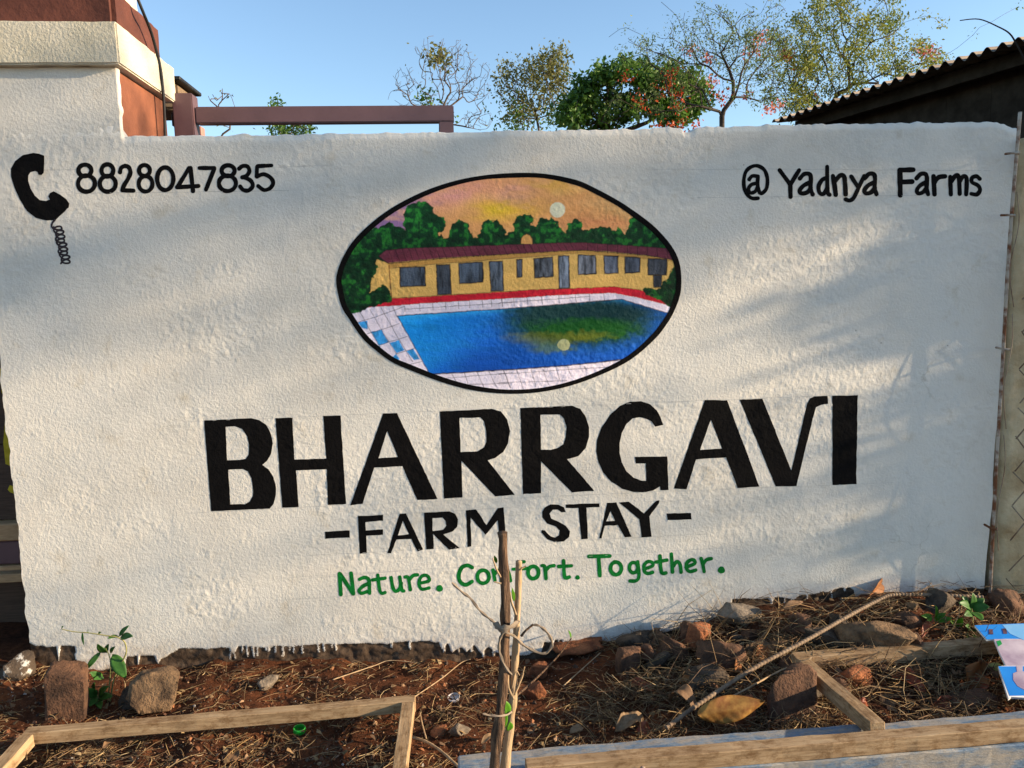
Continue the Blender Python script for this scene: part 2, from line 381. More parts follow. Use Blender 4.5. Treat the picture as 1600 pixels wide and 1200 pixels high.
def glyph(name, shapes, mat, parent, off=.0005, label=None):
    """shapes: list of (outer ring, [holes]) in photo pixels -> one mesh that follows the plaster"""
    S = [(wall_xz(o), [wall_xz(q) for q in hs]) for o, hs in shapes]
    rings = [r for o, hs in S for r in [o]+hs]
    pts = []; edges = []
    for r in rings:
        b = len(pts); pts += [tuple(q) for q in r]; edges += [(b+i, b+(i+1) % len(r)) for i in range(len(r))]
    A = np.concatenate(rings); lo, hi = A.min(0), A.max(0)
    gx_, gz_ = np.meshgrid(np.arange(math.floor(lo[0]/LAT)*LAT, hi[0], LAT), np.arange(math.floor(lo[1]/LAT)*LAT, hi[1], LAT))
    g = np.stack([gx_.ravel(), gz_.ravel()], 1)
    def inside(Q):
        res = np.zeros(len(Q), bool)
        for o, hs in S:
            k = winding(Q, o) != 0
            for q in hs: k &= winding(Q, q) == 0
            res |= k
        return res
    if len(g): g = g[inside(g)]
    pts += [tuple(q) for q in g]
    vv, _, ff, *_ = delaunay_2d_cdt([Vector(p) for p in pts], edges, [], 0, 1e-6)
    vv = np.array([tuple(q) for q in vv]); ff = np.array([tuple(f) for f in ff if len(f) == 3])
    ff = ff[inside(vv[ff].mean(1))]
    used = np.unique(ff); remap = -np.ones(len(vv), int); remap[used] = np.arange(len(used)); vv = vv[used]; ff = remap[ff]
    a, b, c = vv[ff[:, 0]], vv[ff[:, 1]], vv[ff[:, 2]]
    cr = (b[:, 0]-a[:, 0])*(c[:, 1]-a[:, 1])-(b[:, 1]-a[:, 1])*(c[:, 0]-a[:, 0])
    ff[cr < 0] = ff[cr < 0][:, ::-1]
    V_ = np.stack([vv[:, 0], wall_y(vv[:, 0], vv[:, 1])-off, vv[:, 1]], 1)
    return np_mesh(name, V_, ff, mat, parent, label=label)
SEED = [0]
class Crop:
    def __init__(s, x, y, k): s.o = np.array([x, y], float); s.k = k
    def __call__(s, P): return np.asarray(P, float)/s.k+s.o
def poly(c, outer, *holes, sm=0):
    def f(P):
        P = np.asarray(P, float); out = []
        for a, b in zip(P, np.roll(P, -1, 0)):
            n = max(1, int(np.linalg.norm(b-a)/22)); out += [a+(b-a)*t for t in np.arange(n)/n]
        out = np.array(out); SEED[0] += 1
        return out+1.5*np.stack([noise(out[:, 0]/26, out[:, 1]/26+SEED[0], 141), noise(out[:, 0]/26+SEED[0], out[:, 1]/26, 143)], 1)
    return [(c(f(outer)), [c(f(q)) for q in holes])]
def strokes(c, w, *ps):
    out = []
    for p in ps:
        SEED[0] += 1
        if isinstance(p, tuple) and p[0] == 'o':
            _, cx, cy, rx, ry = p; a = np.linspace(0, 2*math.pi, 15)[:-1]
            r = ribbon(np.stack([cx+rx*np.cos(a), cy+ry*np.sin(a)], 1), w, True, .08, SEED[0], 3)
            r.sort(key=lambda q: -np.ptp(q[:, 0])); out.append((c(r[0]), [c(r[1])]))
        elif isinstance(p, tuple) and p[0] == 'dot':
            _, cx, cy, r_ = p; a = np.linspace(0, 2*math.pi, 15)[:-1]
            out.append((c(np.stack([cx+r_*np.cos(a)*(1+.08*np.sin(3*a)), cy+r_*np.sin(a)], 1)), []))
        else:
            out.append((c(ribbon(p, w, False, .09, SEED[0])[0]), []))
    return out
cA = Crop(0, 200, 3.5556); cB = Crop(1120, 230, 3.3333); c3 = Crop(300, 600, 4); c4 = Crop(660, 600, 4); c5 = Crop(1000, 600, 4)
c6 = Crop(500, 820, 5); c7 = Crop(800, 820, 4.5714)
def letters(mat, items):
    for lab, sh in items: glyph('painted_letter', sh, mat, wall)
WB = M['black']
glyph('painted_telephone_handset', poly(cA, [(248,155),(218,143),(185,138),(130,150),(85,185),(62,225),(62,270),(80,330),(110,400),(150,460),(200,500),(260,515),(310,512),(330,490),(355,470),(382,440),(386,420),(370,395),(335,370),(300,352),(280,362),(270,380),(278,398),(255,405),(222,400),(195,375),(170,335),(158,295),(157,265),(170,245),(195,238),(209,245),(214,260),(232,263),(243,250),(246,200)]), WB, wall)
cc = [(305, 512), (292, 528), (288, 548), (302, 562)]
for k in range(0, 86):
    t = k/85; a = t*9*2*math.pi
    cc.append((322+46*t-24*math.cos(a)*(1+.2*math.sin(k*.9)), 545+208*t+16*math.sin(a)))
glyph('painted_telephone_cord', [(cA(ribbon(cc, 11, False, .15, 3, 2)[0]), [])], M['coil'], wall)
letters(WB, [
 ('8', strokes(cA, 25, ('o', 472, 236, 36, 32), ('o', 481, 309, 47, 45))),
 ('8', strokes(cA, 25, ('o', 597, 236, 33, 34), ('o', 599, 310, 44, 44))),
 ('2', strokes(cA, 24, [(668,246),(674,222),(696,211),(716,219),(725,246),(712,282),(690,318),(680,346)], [(682,346),(742,348)])),
 ('8', strokes(cA, 24, ('o', 803, 236, 30, 30), ('o', 809, 310, 38, 43))),
 ('0', strokes(cA, 25, ('o', 918, 282, 45, 63))),
 ('4', strokes(cA, 24, [(1050,222),(986,328)], [(984,329),(1102,322)], [(1058,222),(1072,350)])),
 ('7', strokes(cA, 24, [(1108,222),(1190,222)], [(1190,226),(1144,342)])),
 ('8', strokes(cA, 25, ('o', 1267, 237, 36, 30), ('o', 1263, 307, 47, 43))),
 ('3', strokes(cA, 24, [(1328,226),(1348,211),(1375,214),(1385,240),(1370,264),(1346,274)], [(1350,272),(1390,290),(1404,320),(1382,346),(1352,344),(1334,325)])),
 ('5', strokes(cA, 23, [(1432,212),(1508,208)], [(1428,215),(1426,268)], [(1426,270),(1465,257),(1503,276),(1517,305),(1500,334),(1466,344),(1434,322)])),
 ('@', strokes(cB, 20, [(214,266),(180,265),(150,235),(140,185),(150,130),(180,102),(215,98),(248,120),(263,165),(258,215),(235,240),(222,236)], [(168,168),(185,150),(212,152)], [(214,152),(212,195),(222,236)], [(210,188),(180,195),(164,218),(175,238),(200,230),(212,205)])),
 ('Y', strokes(cB, 23, [(327,120),(382,195)], [(428,120),(382,195)], [(382,192),(383,258)])),
 ('a', strokes(cB, 23, [(432,163),(455,140),(482,141),(489,165),(487,215),(498,246)], [(487,182),(452,200),(431,225),(441,241),(470,235),(488,212)])),
 ('d', strokes(cB, 23, [(570,160),(546,172),(529,205),(535,238),(555,243),(574,214)], [(573,102),(574,190),(577,238),(586,248)])),
 ('n', strokes(cB, 24, [(603,150),(612,200),(618,248)], [(614,178),(640,148),(660,152),(666,185),(669,246)])),
 ('y', strokes(cB, 22, [(698,153),(732,205)], [(765,150),(737,210),(712,262),(690,278),(670,272)])),
 ('a', strokes(cB, 23, [(768,163),(790,140),(815,141),(822,165),(820,215),(830,246)], [(820,182),(786,200),(767,225),(776,241),(802,235),(821,212)])),
 ('F', strokes(cB, 27, [(951,120),(953,250)], [(950,120),(1020,118)], [(952,182),(1014,180)])),
 ('a', strokes(cB, 23, [(1037,163),(1060,140),(1084,141),(1092,165),(1089,215),(1098,246)], [(1089,182),(1056,200),(1039,225),(1047,241),(1071,235),(1090,212)])),
 ('r', strokes(cB, 24, [(1126,152),(1131,246)], [(1131,185),(1152,158),(1186,152)])),
 ('m', strokes(cB, 24, [(1213,155),(1216,246)], [(1217,180),(1240,150),(1257,158),(1262,243)], [(1262,180),(1280,153),(1298,165),(1296,246)])),
 ('s', strokes(cB, 22, [(1367,165),(1350,152),(1327,160),(1326,183),(1358,200),(1368,224),(1352,246),(1322,243)])),
])
letters(WB, [
 ('B', poly(c3, [(75,228),(370,212),(420,225),(465,255),(495,310),(505,370),(495,435),(470,480),(440,505),(480,535),(508,580),(525,640),(525,690),(510,750),(485,778),(120,795)], [(210,268),(270,264),(315,280),(345,325),(357,380),(355,440),(335,468),(300,474),(220,476)], [(228,535),(320,530),(350,545),(372,590),(382,650),(380,700),(360,735),(330,750),(240,752)])),
 ('H', poly(c3, [(522,213),(628,210),(640,472),(838,465),(820,200),(928,197),(963,750),(850,755),(842,532),(650,540),(667,768),(565,772)])),
 ('A', poly(c3, [(1195,183),(1282,183),(1535,718),(1408,725),(1315,513),(1140,522),(1065,748),(990,757)], [(1220,293),(1287,455),(1165,463)])),
 ('R', poly(c4, [(108,172),(435,155),(490,172),(530,220),(548,295),(535,370),(505,425),(455,462),(408,477),(578,692),(455,703),(245,480),(250,708),(135,715)], [(232,212),(362,208),(385,230),(398,290),(400,360),(385,395),(345,420),(240,424)])),
 ('R', poly(c4, [(612,150),(935,135),(985,155),(1020,200),(1042,270),(1042,330),(1020,400),(975,450),(905,470),(1075,668),(935,677),(742,485),(742,683),(628,688)], [(738,192),(860,190),(885,215),(900,270),(895,330),(880,375),(845,400),(800,410),(742,411)])),
 ('G', poly(c4, [(1505,255),(1490,210),(1465,165),(1420,125),(1365,108),(1300,110),(1235,135),(1170,195),(1120,270),(1090,350),(1085,420),(1100,490),(1130,555),(1180,610),(1250,655),(1320,675),(1390,677),(1440,665),(1485,638),(1488,663),(1538,663),(1530,452),(1328,455),(1332,497),(1395,495),(1398,605),(1370,603),(1320,585),(1275,545),(1245,490),(1232,430),(1232,370),(1245,305),(1275,250),(1315,215),(1360,208),(1400,218),(1430,235),(1455,267)])),
 ('A', poly(c5, [(405,100),(545,102),(745,640),(610,650),(538,458),(350,470),(290,658),(210,653)], [(442,222),(512,403),(375,412)])),
 ('V', poly(c5, [(622,98),(765,92),(945,540),(1030,180),(1045,120),(1060,90),(1090,76),(1172,74),(1175,122),(1130,130),(1100,145),(1085,190),(978,637),(848,640)])),
 ('I', poly(c5, [(1200,73),(1358,70),(1352,625),(1202,632)])),
 ('-', poly(c3, [(830,922),(985,914),(987,958),(833,967)])),
 ('F', poly(c3, [(1037,825),(1195,817),(1195,853),(1085,862),(1087,914),(1195,907),(1195,942),(1088,947),(1092,1058),(1048,1060)])),
 ('A', poly(c3, [(1297,810),(1338,808),(1445,1033),(1410,1045),(1370,968),(1278,972),(1243,1057),(1222,1055)], [(1318,855),(1355,938),(1287,945)])),
 ('R', poly(c4, [(10,803),(170,795),(205,810),(222,845),(218,890),(190,920),(130,940),(235,1025),(165,1035),(68,935),(70,1030),(25,1033)], [(62,838),(125,835),(145,855),(148,885),(130,908),(65,918)])),
 ('M', poly(c4, [(272,790),(335,782),(400,880),(470,775),(508,770),(520,940),(480,945),(470,850),(395,942),(300,835),(307,1015),(283,1017)])),
 ('S', poly(c4, [(895,800),(870,803),(845,785),(815,785),(795,810),(805,840),(850,860),(895,885),(922,920),(918,955),(885,983),(830,988),(780,970),(742,925),(748,912),(765,915),(800,950),(830,960),(855,945),(858,915),(835,890),(780,870),(750,835),(748,800),(765,770),(800,753),(850,753),(885,770)])),
 ('T', poly(c4, [(895,752),(1105,745),(1107,768),(1025,772),(1035,968),(993,970),(975,775),(897,775)])),
 ('A', poly(c4, [(1155,743),(1212,740),(1307,955),(1265,958),(1222,882),(1140,885),(1120,965),(1105,965)], [(1175,795),(1205,855),(1150,858)])),
 ('Y', poly(c4, [(1228,740),(1290,735),(1385,808),(1460,730),(1482,727),(1478,745),(1418,825),(1432,953),(1370,958),(1355,845)])),
 ('-', poly(c5, [(165,808),(318,805),(322,845),(172,850)])),
])
letters(M['green'], [
 ('N', strokes(c6, 31, [(153,382),(163,543)], [(160,385),(258,538)], [(243,378),(262,538)])),
 ('a', strokes(c6, 29, [(310,425),(345,411),(375,420),(385,450),(388,534)], [(384,457),(340,477),(306,512),(325,534),(368,522)])),
 ('t', strokes(c6, 28, [(452,392),(466,505),(484,534),(508,528)], [(412,430),(508,416)])),
 ('u', strokes(c6, 29, [(556,412),(570,490),(592,518),(622,500),(634,455)], [(624,408),(640,505),(656,516)])),
 ('r', strokes(c6, 28, [(665,407),(690,416),(706,506)], [(696,430),(728,396),(762,390)])),
 ('e', strokes(c6, 27, [(778,455),(845,440),(853,418),(833,395),(800,398),(778,430),(776,475),(800,502),(852,492)])),
 ('.', strokes(c6, 10, ('dot', 934, 495, 27))),
 ('C', strokes(c6, 31, [(1188,332),(1150,316),(1106,336),(1084,395),(1097,445),(1140,468),(1188,442)])),
 ('o', strokes(c6, 30, ('o', 1275, 405, 46, 51))),
 ('m', strokes(c6, 28, [(1352,352),(1368,436)], [(1364,385),(1392,356),(1408,370),(1418,436)], [(1414,385),(1448,352),(1470,362),(1488,436)])),
 ('f', strokes(c6, 27, [(1508,346),(1625,340)], [(1552,440),(1545,350),(1560,298),(1595,288)])),
 ('o', strokes(c7, 29, ('o', 152, 340, 38, 44))),
 ('r', strokes(c7, 26, [(214,291),(234,300),(243,384)], [(240,325),(268,298),(300,291)])),
 ('t', strokes(c7, 27, [(368,256),(374,362),(388,378),(408,372)], [(334,297),(424,292)])),
 ('.', strokes(c7, 10, ('dot', 468, 375, 17))),
 ('T', strokes(c7, 29, [(550,225),(698,222)], [(618,225),(627,362)])),
 ('o', strokes(c7, 29, ('o', 742, 310, 39, 45))),
 ('g', strokes(c7, 26, ('o', 868, 305, 30, 37), [(898,262),(906,365),(886,398),(842,400)])),
 ('e', strokes(c7, 26, [(942,316),(1003,292),(1000,268),(970,262),(943,290),(946,332),(970,347),(1003,338)])),
 ('t', strokes(c7, 27, [(1056,222),(1064,325),(1079,346),(1098,342)], [(1028,265),(1106,251)])),
 ('h', strokes(c7, 28, [(1138,208),(1146,336)], [(1150,292),(1178,263),(1199,282),(1207,338)])),
 ('e', strokes(c7, 26, [(1242,302),(1303,277),(1300,253),(1275,250),(1247,275),(1247,312),(1270,333),(1312,322)])),
 ('r', strokes(c7, 26, [(1350,240),(1360,270),(1372,334)], [(1365,280),(1388,250),(1424,240)])),
 ('.', strokes(c7, 10, ('dot', 1495, 322, 26))),
])
PL = [((40, 266.5), (118, 264.5)), ((430, 261), (520, 258)), ((118, 302.5), (452, 297.5)), ((1010, 264), (1165, 264.5)), ((1200, 264), (1547, 267)), ((1090, 309), (1440, 305)),
      ((290, 659), (690, 642)), ((690, 642), (1090, 627)), ((1000, 629), (1350, 616)), ((290, 802), (560, 788)), ((540, 789), (1080, 766)), ((1060, 767), (1395, 754)),
      ((480, 868), (760, 853)), ((790, 850), (1110, 834)), ((560, 805), (800, 793)), ((1010, 784), (1090, 781)),
      ((440, 903), (820, 880)), ((470, 905), (660, 889)), ((800, 876), (1130, 856)), ((430, 938), (560, 930)), ((670, 920), (720, 916)), ((860, 905), (960, 900))]
for i, (a, b) in enumerate(PL):
    n = 40; P = np.linspace(a, b, n); P[:, 1] += .5*noise(np.arange(n)/6.0, np.full(n, i*3.1), 63)
    Q = wall_xz(P); w_ = .0009*(1+.5*noise(np.arange(n)/2.0, np.full(n, i*1.1), 65))
    Vp = np.concatenate([np.stack([Q[:, 0], wall_y(Q[:, 0], Q[:, 1]+s*w_)-.0004, Q[:, 1]+s*w_], 1) for s in (-.5, .5)])
    np_mesh('pencil_guide_line', Vp, [(k, k+1, n+k+1, n+k) for k in range(n-1)], M['pencil'], wall)

# ------------------------------------------------------------------ the oval mural, painted point by point on its own sheet of plaster
OV = spline([(525.5,443),(527.5,424),(535,404),(550,379),(575,353),(612,325),(660,300),(706,284),(750,275),(800,270.5),(850,271.5),(900,281),(930,294),(967,314),(997,334),(1024,355.5),(1049,384),(1061,409),(1064.5,435),(1062.5,461),(1053,487),(1042,506),(1023,530),(986,561.5),(940,585),(890,603),(840,613),(790,615),(740,610),(690,597),(640,578),(612,565.5),(588,548),(566,528),(546,499),(533,477)], 4, True)
ctr = OV.mean(0); nrm = OV-ctr; tt = np.roll(OV, -1, 0)-np.roll(OV, 1, 0); tt /= np.linalg.norm(tt, axis=1, keepdims=True)
inn = np.stack([-tt[:, 1], tt[:, 0]], 1); inn *= np.sign((inn*(-nrm)).sum(1))[:, None]
an = np.arctan2(nrm[:, 1], nrm[:, 0]); bw = 6.8+1.8*np.cos(an+.2)**2+.5*noise(np.arange(len(OV))/4., np.zeros(len(OV)), 67)
IN = OV+inn*bw[:, None]; MID = OV+inn*(bw*.5)[:, None]
Wm = wall_xz(MID); lo, hi = Wm.min(0), Wm.max(0); st = .0016
mx, mz = np.arange(lo[0], hi[0]+st, st), np.arange(lo[1], hi[1]+st, st); MX, MZ = np.meshgrid(mx, mz); mfl = np.stack([MX.ravel(), MZ.ravel()], 1)
keep = winding(mfl, Wm) != 0
qx, qy = to_px(mfl[:, 0], 0.0, mfl[:, 1])
wx_ = qx+1.0*noise(qx/7, qy/7, 81)+.6*noise(qx/2.5, qy/2.5, 82); wy_ = qy+1.0*noise(qx/7, qy/7, 83)+.6*noise(qx/2.5, qy/2.5, 84)   # hand wobble
rx_ = qx+5*noise(qx/9, qy/9, 85)+3*noise(qx/3.5, qy/3.5, 86); ry_ = qy+5*noise(qx/9, qy/9, 87)+3*noise(qx/3.5, qy/3.5, 88)          # ragged foliage
C = np.zeros((len(qx), 3))
def s3(*c): return np.array(srgb(*c))
def fill(P, col, c=None, ax=None, ay=None, soft=1.0):
    P = np.asarray(P, float); P = c(P) if c else P
    ax = (qx+.35*(wx_-qx)) if ax is None else ax; ay = (qy+.35*(wy_-qy)) if ay is None else ay
    acc = np.zeros(len(qx)); b = (ax > P[:, 0].min()-2) & (ax < P[:, 0].max()+2) & (ay > P[:, 1].min()-2) & (ay < P[:, 1].max()+2)
    i = np.where(b)[0]; w = np.zeros(len(i))
    for ox, oy in ((-.35, -.35), (.35, -.35), (-.35, .35), (.35, .35)): w += (winding(np.stack([ax[i]+ox*soft, ay[i]+oy*soft], 1), P) != 0)*.25
    c_ = col[i] if getattr(col, 'ndim', 1) == 2 else np.asarray(col)[None]
    C[i] = C[i]*(1-w[:, None])+c_*w[:, None]; acc[i] = w; return acc
def line(P, w, col=(16, 14, 16), c=None, alpha=1.0):
    P = np.asarray(P, float); P = c(P) if c else P; d = np.full(len(qx), 1e9)
    ax = qx+.4*(wx_-qx); ay = qy+.4*(wy_-qy)
    for a, b in zip(P[:-1], P[1:]):
        ab = b-a; t = np.clip(((ax-a[0])*ab[0]+(ay-a[1])*ab[1])/(ab@ab), 0, 1); d = np.minimum(d, np.hypot(ax-a[0]-t*ab[0], ay-a[1]-t*ab[1]))
    k = np.clip((w/2+.5-d), 0, 1)*alpha*(.8+.2*noise(qx/5, qy/5, 89)); C[:] = C*(1-k[:, None])+s3(*col)*k[:, None]
def blend(k, col):
    k = np.clip(k, 0, 1)[:, None]; C[:] = C*(1-k)+(col if getattr(col, 'ndim', 1) == 2 else s3(*col))*k
m6 = Crop(500, 250, 5.3333); m7 = Crop(780, 250, 5.3333); m8 = Crop(500, 430, 5.3333); m9 = Crop(780, 430, 5.3333)
# sunset sky, brushed
sw = fbm(qx/30+.3*noise(qx/20, qy/20, 90), qy/11, 91, 4)
C[:] = s3(222, 156, 96)
blend(smooth(712, 640, qx+.55*(qy-300)+14*sw), (142, 108, 150))
blend(np.exp(-((qx-712+12*sw)/42)**2-((qy-305-6*sw)/26)**2)*.9, (214, 146, 142))
blend(np.exp(-((qx-790)/70)**2-((qy-288-7*sw)/16)**2)*.8, (218, 148, 112))
blend(np.exp(-((qx-775+16*sw)/52)**2-((qy-328-5*sw)/17)**2)*.95, (240, 190, 48))
blend(np.exp(-((qx-860)/60)**2-((qy-290-8*sw)/12)**2)*.7, (214, 165, 66))
blend(np.exp(-((qx-800)/36)**2-((qy-302-6*sw)/12)**2)*.7, (212, 150, 130))
blend(smooth(885, 990, qx+20*sw)*.8, (216, 166, 104)); blend(np.clip(.35*sw, 0, .4), (232, 178, 120))
blend(np.exp(-((qx-940)/80)**2-((qy-350-5*sw)/10)**2)*.6, (214, 128, 84))
a_ = np.linspace(0, 2*math.pi, 30); fill(np.stack([871+11.8*np.cos(a_), 328+12.2*np.sin(a_)], 1), s3(226, 218, 184))
# tree line
gn = fbm(qx/8, qy/8, 93, 4)
gcol = s3(8, 58, 28)[None]*(1+.45*gn[:, None])+s3(34, 104, 22)[None]*np.clip(gn*1.4-.25, 0, 1)[:, None]
gcol = np.clip(gcol, .001, 1); dk = smooth(350, 388, qy+6*gn)[:, None]; gcol = gcol*(1-dk*.35)
fill([(500,500),(500,400),(560,372),(575,360),(590,356),(605,346),(620,352),(632,358),(627,335),(638,322),(650,315),(665,318),(680,326),(676,332),(692,341),(696,352),(688,362),(692,373),(699,372),(705,352),(718,344),(730,350),(738,362),(741,372),(749,370),(752,353),(762,346),(778,346),(786,358),(790,366),(800,362),(804,350),(806,339),(822,333),(833,340),(832,352),(838,354),(845,340),(856,341),(872,349),(878,362),(884,366),(888,349),(898,343),(908,346),(912,358),(920,356),(930,358),(942,352),(952,356),(960,363),(966,356),(975,366),(981,362),(984,343),(995,338),(1012,346),(1030,362),(1080,400),(1080,420),(600,415),(590,500)], gcol, ax=qx*.45+rx_*.55, ay=qy*.45+ry_*.55)
for P in ([(655,340),(654,375)], [(654,352),(663,338)], [(654,362),(668,350)], [(716,362),(717,382)], [(770,360),(770,380)], [(612,362),(614,380)], [(575,378),(565,400)], [(560,420),(572,400)]): line(P, 1.3, (6, 26, 16), alpha=.7)
# house
tan = s3(208, 166, 92)[None]*(1+.10*fbm(qx/25, qy/12, 95, 3)[:, None])
fill([(589,405),(605,411),(690,403),(780,397),(905,389),(1052,402),(1064,470),(1029,473),(1001,455),(960,450),(829,455),(700,462),(612,468),(600,476),(577,472),(577,440)], tan)
fill([(605,411),(690,404),(780,398),(880,392),(905,390),(1055,404),(1056,409),(905,396),(880,397.5),(780,405),(690,412),(608,419)], s3(176, 132, 66))
rf = s3(98, 42, 56)[None]*(1+.18*fbm(qx/14, qy/6, 97, 3)[:, None])
fill([(591,400),(603,391),(635,388),(780,383),(880,379),(912,379),(1045,388),(1062,404),(1062,408),(1010,399),(950,393),(905,391),(880,392),(780,398),(690,403),(605,411)], rf)
for xx in np.arange(612, 905, 10.5): line([(xx-5, 390.5-.037*(xx-603)), (xx+2.5, 410.5-.066*(xx-605))], 1.0, (30, 14, 18), alpha=.9)
for xx in list(np.arange(918, 1050, 15.5)): line([(xx, 379+.065*(xx-912)), (xx+.5, 392+.085*(xx-912))], 1.1, (30, 14, 18), alpha=.9)
line([(591,400),(603,391),(635,388),(780,383),(880,379),(912,379),(1045,388)], 1.0, (24, 16, 18))
line([(591,400),(607,412),(690,404),(780,398),(880,392.5),(905,391),(950,394),(1010,399),(1058,407)], 1.3)
line([(608,419.5),(690,412),(780,405),(880,398)], 1.0, (30, 22, 18), alpha=.9); line([(608,415),(611.5,465)], 1.8, (64, 20, 14))
gb = fbm(qx/5, qy/26, 99, 3)
def pane(P, c, base=(74, 84, 98)):
    colr = s3(*base)[None]*(1+.75*gb[:, None]); colr = np.clip(colr, .01, 1); fill(P, colr, c); Q = list(P)+[P[0]]; line(Q, 2.0, (16, 16, 20), c)
pane([(665,895),(875,890),(878,1048),(668,1055)], m6, (62, 72, 86)); pane([(970,875),(1082,872),(1095,1118),(978,1122)], m6, (52, 58, 68)); pane([(1155,860),(1355,852),(1360,1018),(1165,1030)], m6, (62, 72, 86)); pane([(1412,848),(1520,845),(1530,1092),(1425,1095)], m6, (78, 88, 102))
pane([(145,832),(190,828),(190,975),(150,980)], m7, (60, 66, 78)); pane([(288,822),(445,810),(450,970),(298,982)], m7, (78, 84, 94)); pane([(492,800),(580,798),(588,1068),(502,1070)], m7, (112, 122, 138))
pane([(658,790),(803,798),(808,948),(660,955)], m7, (110, 114, 124)); pane([(872,798),(990,802),(990,940),(880,948)], m7, (84, 90, 104)); pane([(1047,805),(1175,815),(1172,935),(1050,943)], m7, (66, 72, 84)); pane([(1240,822),(1398,828),(1395,960),(1240,955)], m7, (52, 56, 64)); pane([(1285,960),(1355,962),(1350,1060),(1288,1060)], m7, (50, 54, 62))
dm = [(180, 700), (182, 655), (200, 628), (228, 617), (255, 628), (275, 655), (279, 700)]
fill(dm, s3(206, 150, 84), m7); line(dm, 1.5, (22, 18, 16), m7)
# red plinth, tiles, pool
tl = s3(222, 210, 222)[None]*(1+.07*fbm(qx/18, qy/18, 101, 3)[:, None])
fill([(500,478),(576,479),(612,478),(659,474),(800,466),(874,461),(945,458),(960,458),(1001,466),(1029,473),(1080,484),(1080,640),(500,640)], tl)
rd = s3(188, 24, 44)[None]*(1+.2*fbm(qx/20, qy/5, 103, 3)[:, None])
fill([(574,480),(582,472),(612,466.5),(800,455.5),(829,453),(960,448),(1001,453),(1040,468),(1046,478),(1029,473),(1001,466),(960,458),(945,458),(874,461),(800,466),(659,474),(612,478)], rd)
line([(612,466),(800,455),(829,453),(960,448),(1001,453)], 1.0, (28, 10, 14)); line([(576,479),(612,478),(659,474),(800,466),(874,461),(945,458)], .8, (40, 14, 20), alpha=.6)
pn = fbm(qx/40, qy/7, 105, 4)
pool = s3(22, 146, 224)[None]*np.ones((len(qx), 1)); kk = smooth(640, 830, qx+1.0*(qy-490)+22*pn)[:, None]
pool = pool*(1-kk)+s3(10, 88, 180)[None]*kk; k2 = (smooth(530, 585, qy+5*pn)*smooth(660, 760, qx))[:, None]; pool = pool*(1-.6*k2)+s3(6, 60, 150)[None]*.6*k2
k3 = (np.exp(-((qy-(488-.07*(qx-700)))/7)**2)*.75)[:, None]; pool = pool*(1-k3)+s3(48, 160, 222)[None]*k3
pool = np.clip(pool*(1+.16*pn[:, None]), .002, 1)
rag = 8*noise(qx/9, qy/6, 107)+4*noise(qx/4, qy/3, 108)
def blob(cx, cy, rx, ry, s=.35): return smooth(1+s, 1-s, np.hypot((qx+rag-cx)/rx, (qy+.4*rag-cy)/ry))
pm = pool.copy()
def over(k, col): 
    global pm
    k = k[:, None]; pm = pm*(1-k)+s3(*col)*k
over(blob(907, 504, 122, 40)*.97, (12, 58, 36)); over(blob(905, 488, 116, 18)*.9, (10, 50, 54)); over(blob(915, 515, 78, 17)*.9, (20, 84, 22)); over(blob(862, 529, 60, 9, .5)*.62, (104, 112, 34)); over(blob(858, 543, 32, 9, .5)*.7, (86, 112, 72)); over(blob(920, 524, 34, 7, .5)*.4, (126, 122, 30))
pl_ = [(620.5,493.5),(800,481.5),(971,467.5),(1046,490),(1070,500),(1010,556),(979,561),(892,570.6),(800,577.5),(671.5,584.7)]
fill(pl_, pm); fill(np.stack([881+9.6*np.cos(a_), 538.8+9*np.sin(a_)], 1), s3(176, 176, 128))
line([(671.5,584.7),(620.5,493.5),(800,481.5),(971,467.5),(1046,490)], 1.6, (18, 20, 40)); line([(671.5,584.7),(800,577.5),(892,570.6),(985,560.5)], 2.2, (14, 16, 36))
for P in ([(315,395),(395,380),(400,450),(350,440)], [(425,470),(515,455),(570,560),(490,585)], [(580,565),(655,540),(705,625),(640,650)], [(720,635),(775,610),(830,700),(785,708)], [(465,590),(500,590),(505,630)], [(595,690),(635,655),(662,700),(640,720)]):
    fill(P, np.clip(s3(52, 142, 206)[None]*(1+.35*fbm(qx/6, qy/9, 109, 3)[:, None]), 0, 1), m8)
for P in ([(335,310),(430,480),(500,600)], [(415,285),(575,560),(640,660)], [(510,275),(655,530),(770,720)], [(605,262),(640,340)], [(310,395),(455,350),(705,260)], [(390,490),(520,450),(660,405)], [(495,585),(575,555),(725,512)], [(640,655),(785,610)], [(740,745),(850,718)], [(705,283),(1130,256),(1600,228)],
          [(1040,860),(1600,815)], [(1250,910),(1600,900)], [(1100,825),(1135,890)], [(1200,810),(1235,905)], [(1305,805),(1370,940)], [(1405,800),(1470,930)], [(1530,795),(1585,935)]): line(P, 1.0, (40, 34, 46), m8, .9)
for x_, a, b in ((705,260,305),(830,245,300),(938,235,290),(1045,230,285),(1152,222,278),(1245,215,272),(1352,210,265),(1425,205,262),(1515,200,260)): line([(x_, a), (x_+4, b)], 1.0, (40, 34, 46), m8, .9)
for x_, a, b in ((20,195,260),(120,190,260),(230,185,240),(355,178,240),(495,170,230),(635,165,228),(750,160,215),(872,155,205)): line([(x_, a), (x_+6, b)], 1.0, (40, 34, 46), m9, .9)
for P in ([(0,232),(750,178)], [(35,790),(95,940)], [(145,790),(200,945)], [(265,790),(305,930)], [(365,785),(410,910)], [(470,775),(512,885)], [(570,760),(600,845)], [(710,765),(725,790)], [(0,825),(450,795),(900,765)], [(0,895),(560,880)]): line(P, 1.0, (40, 34, 46), m9, .9)
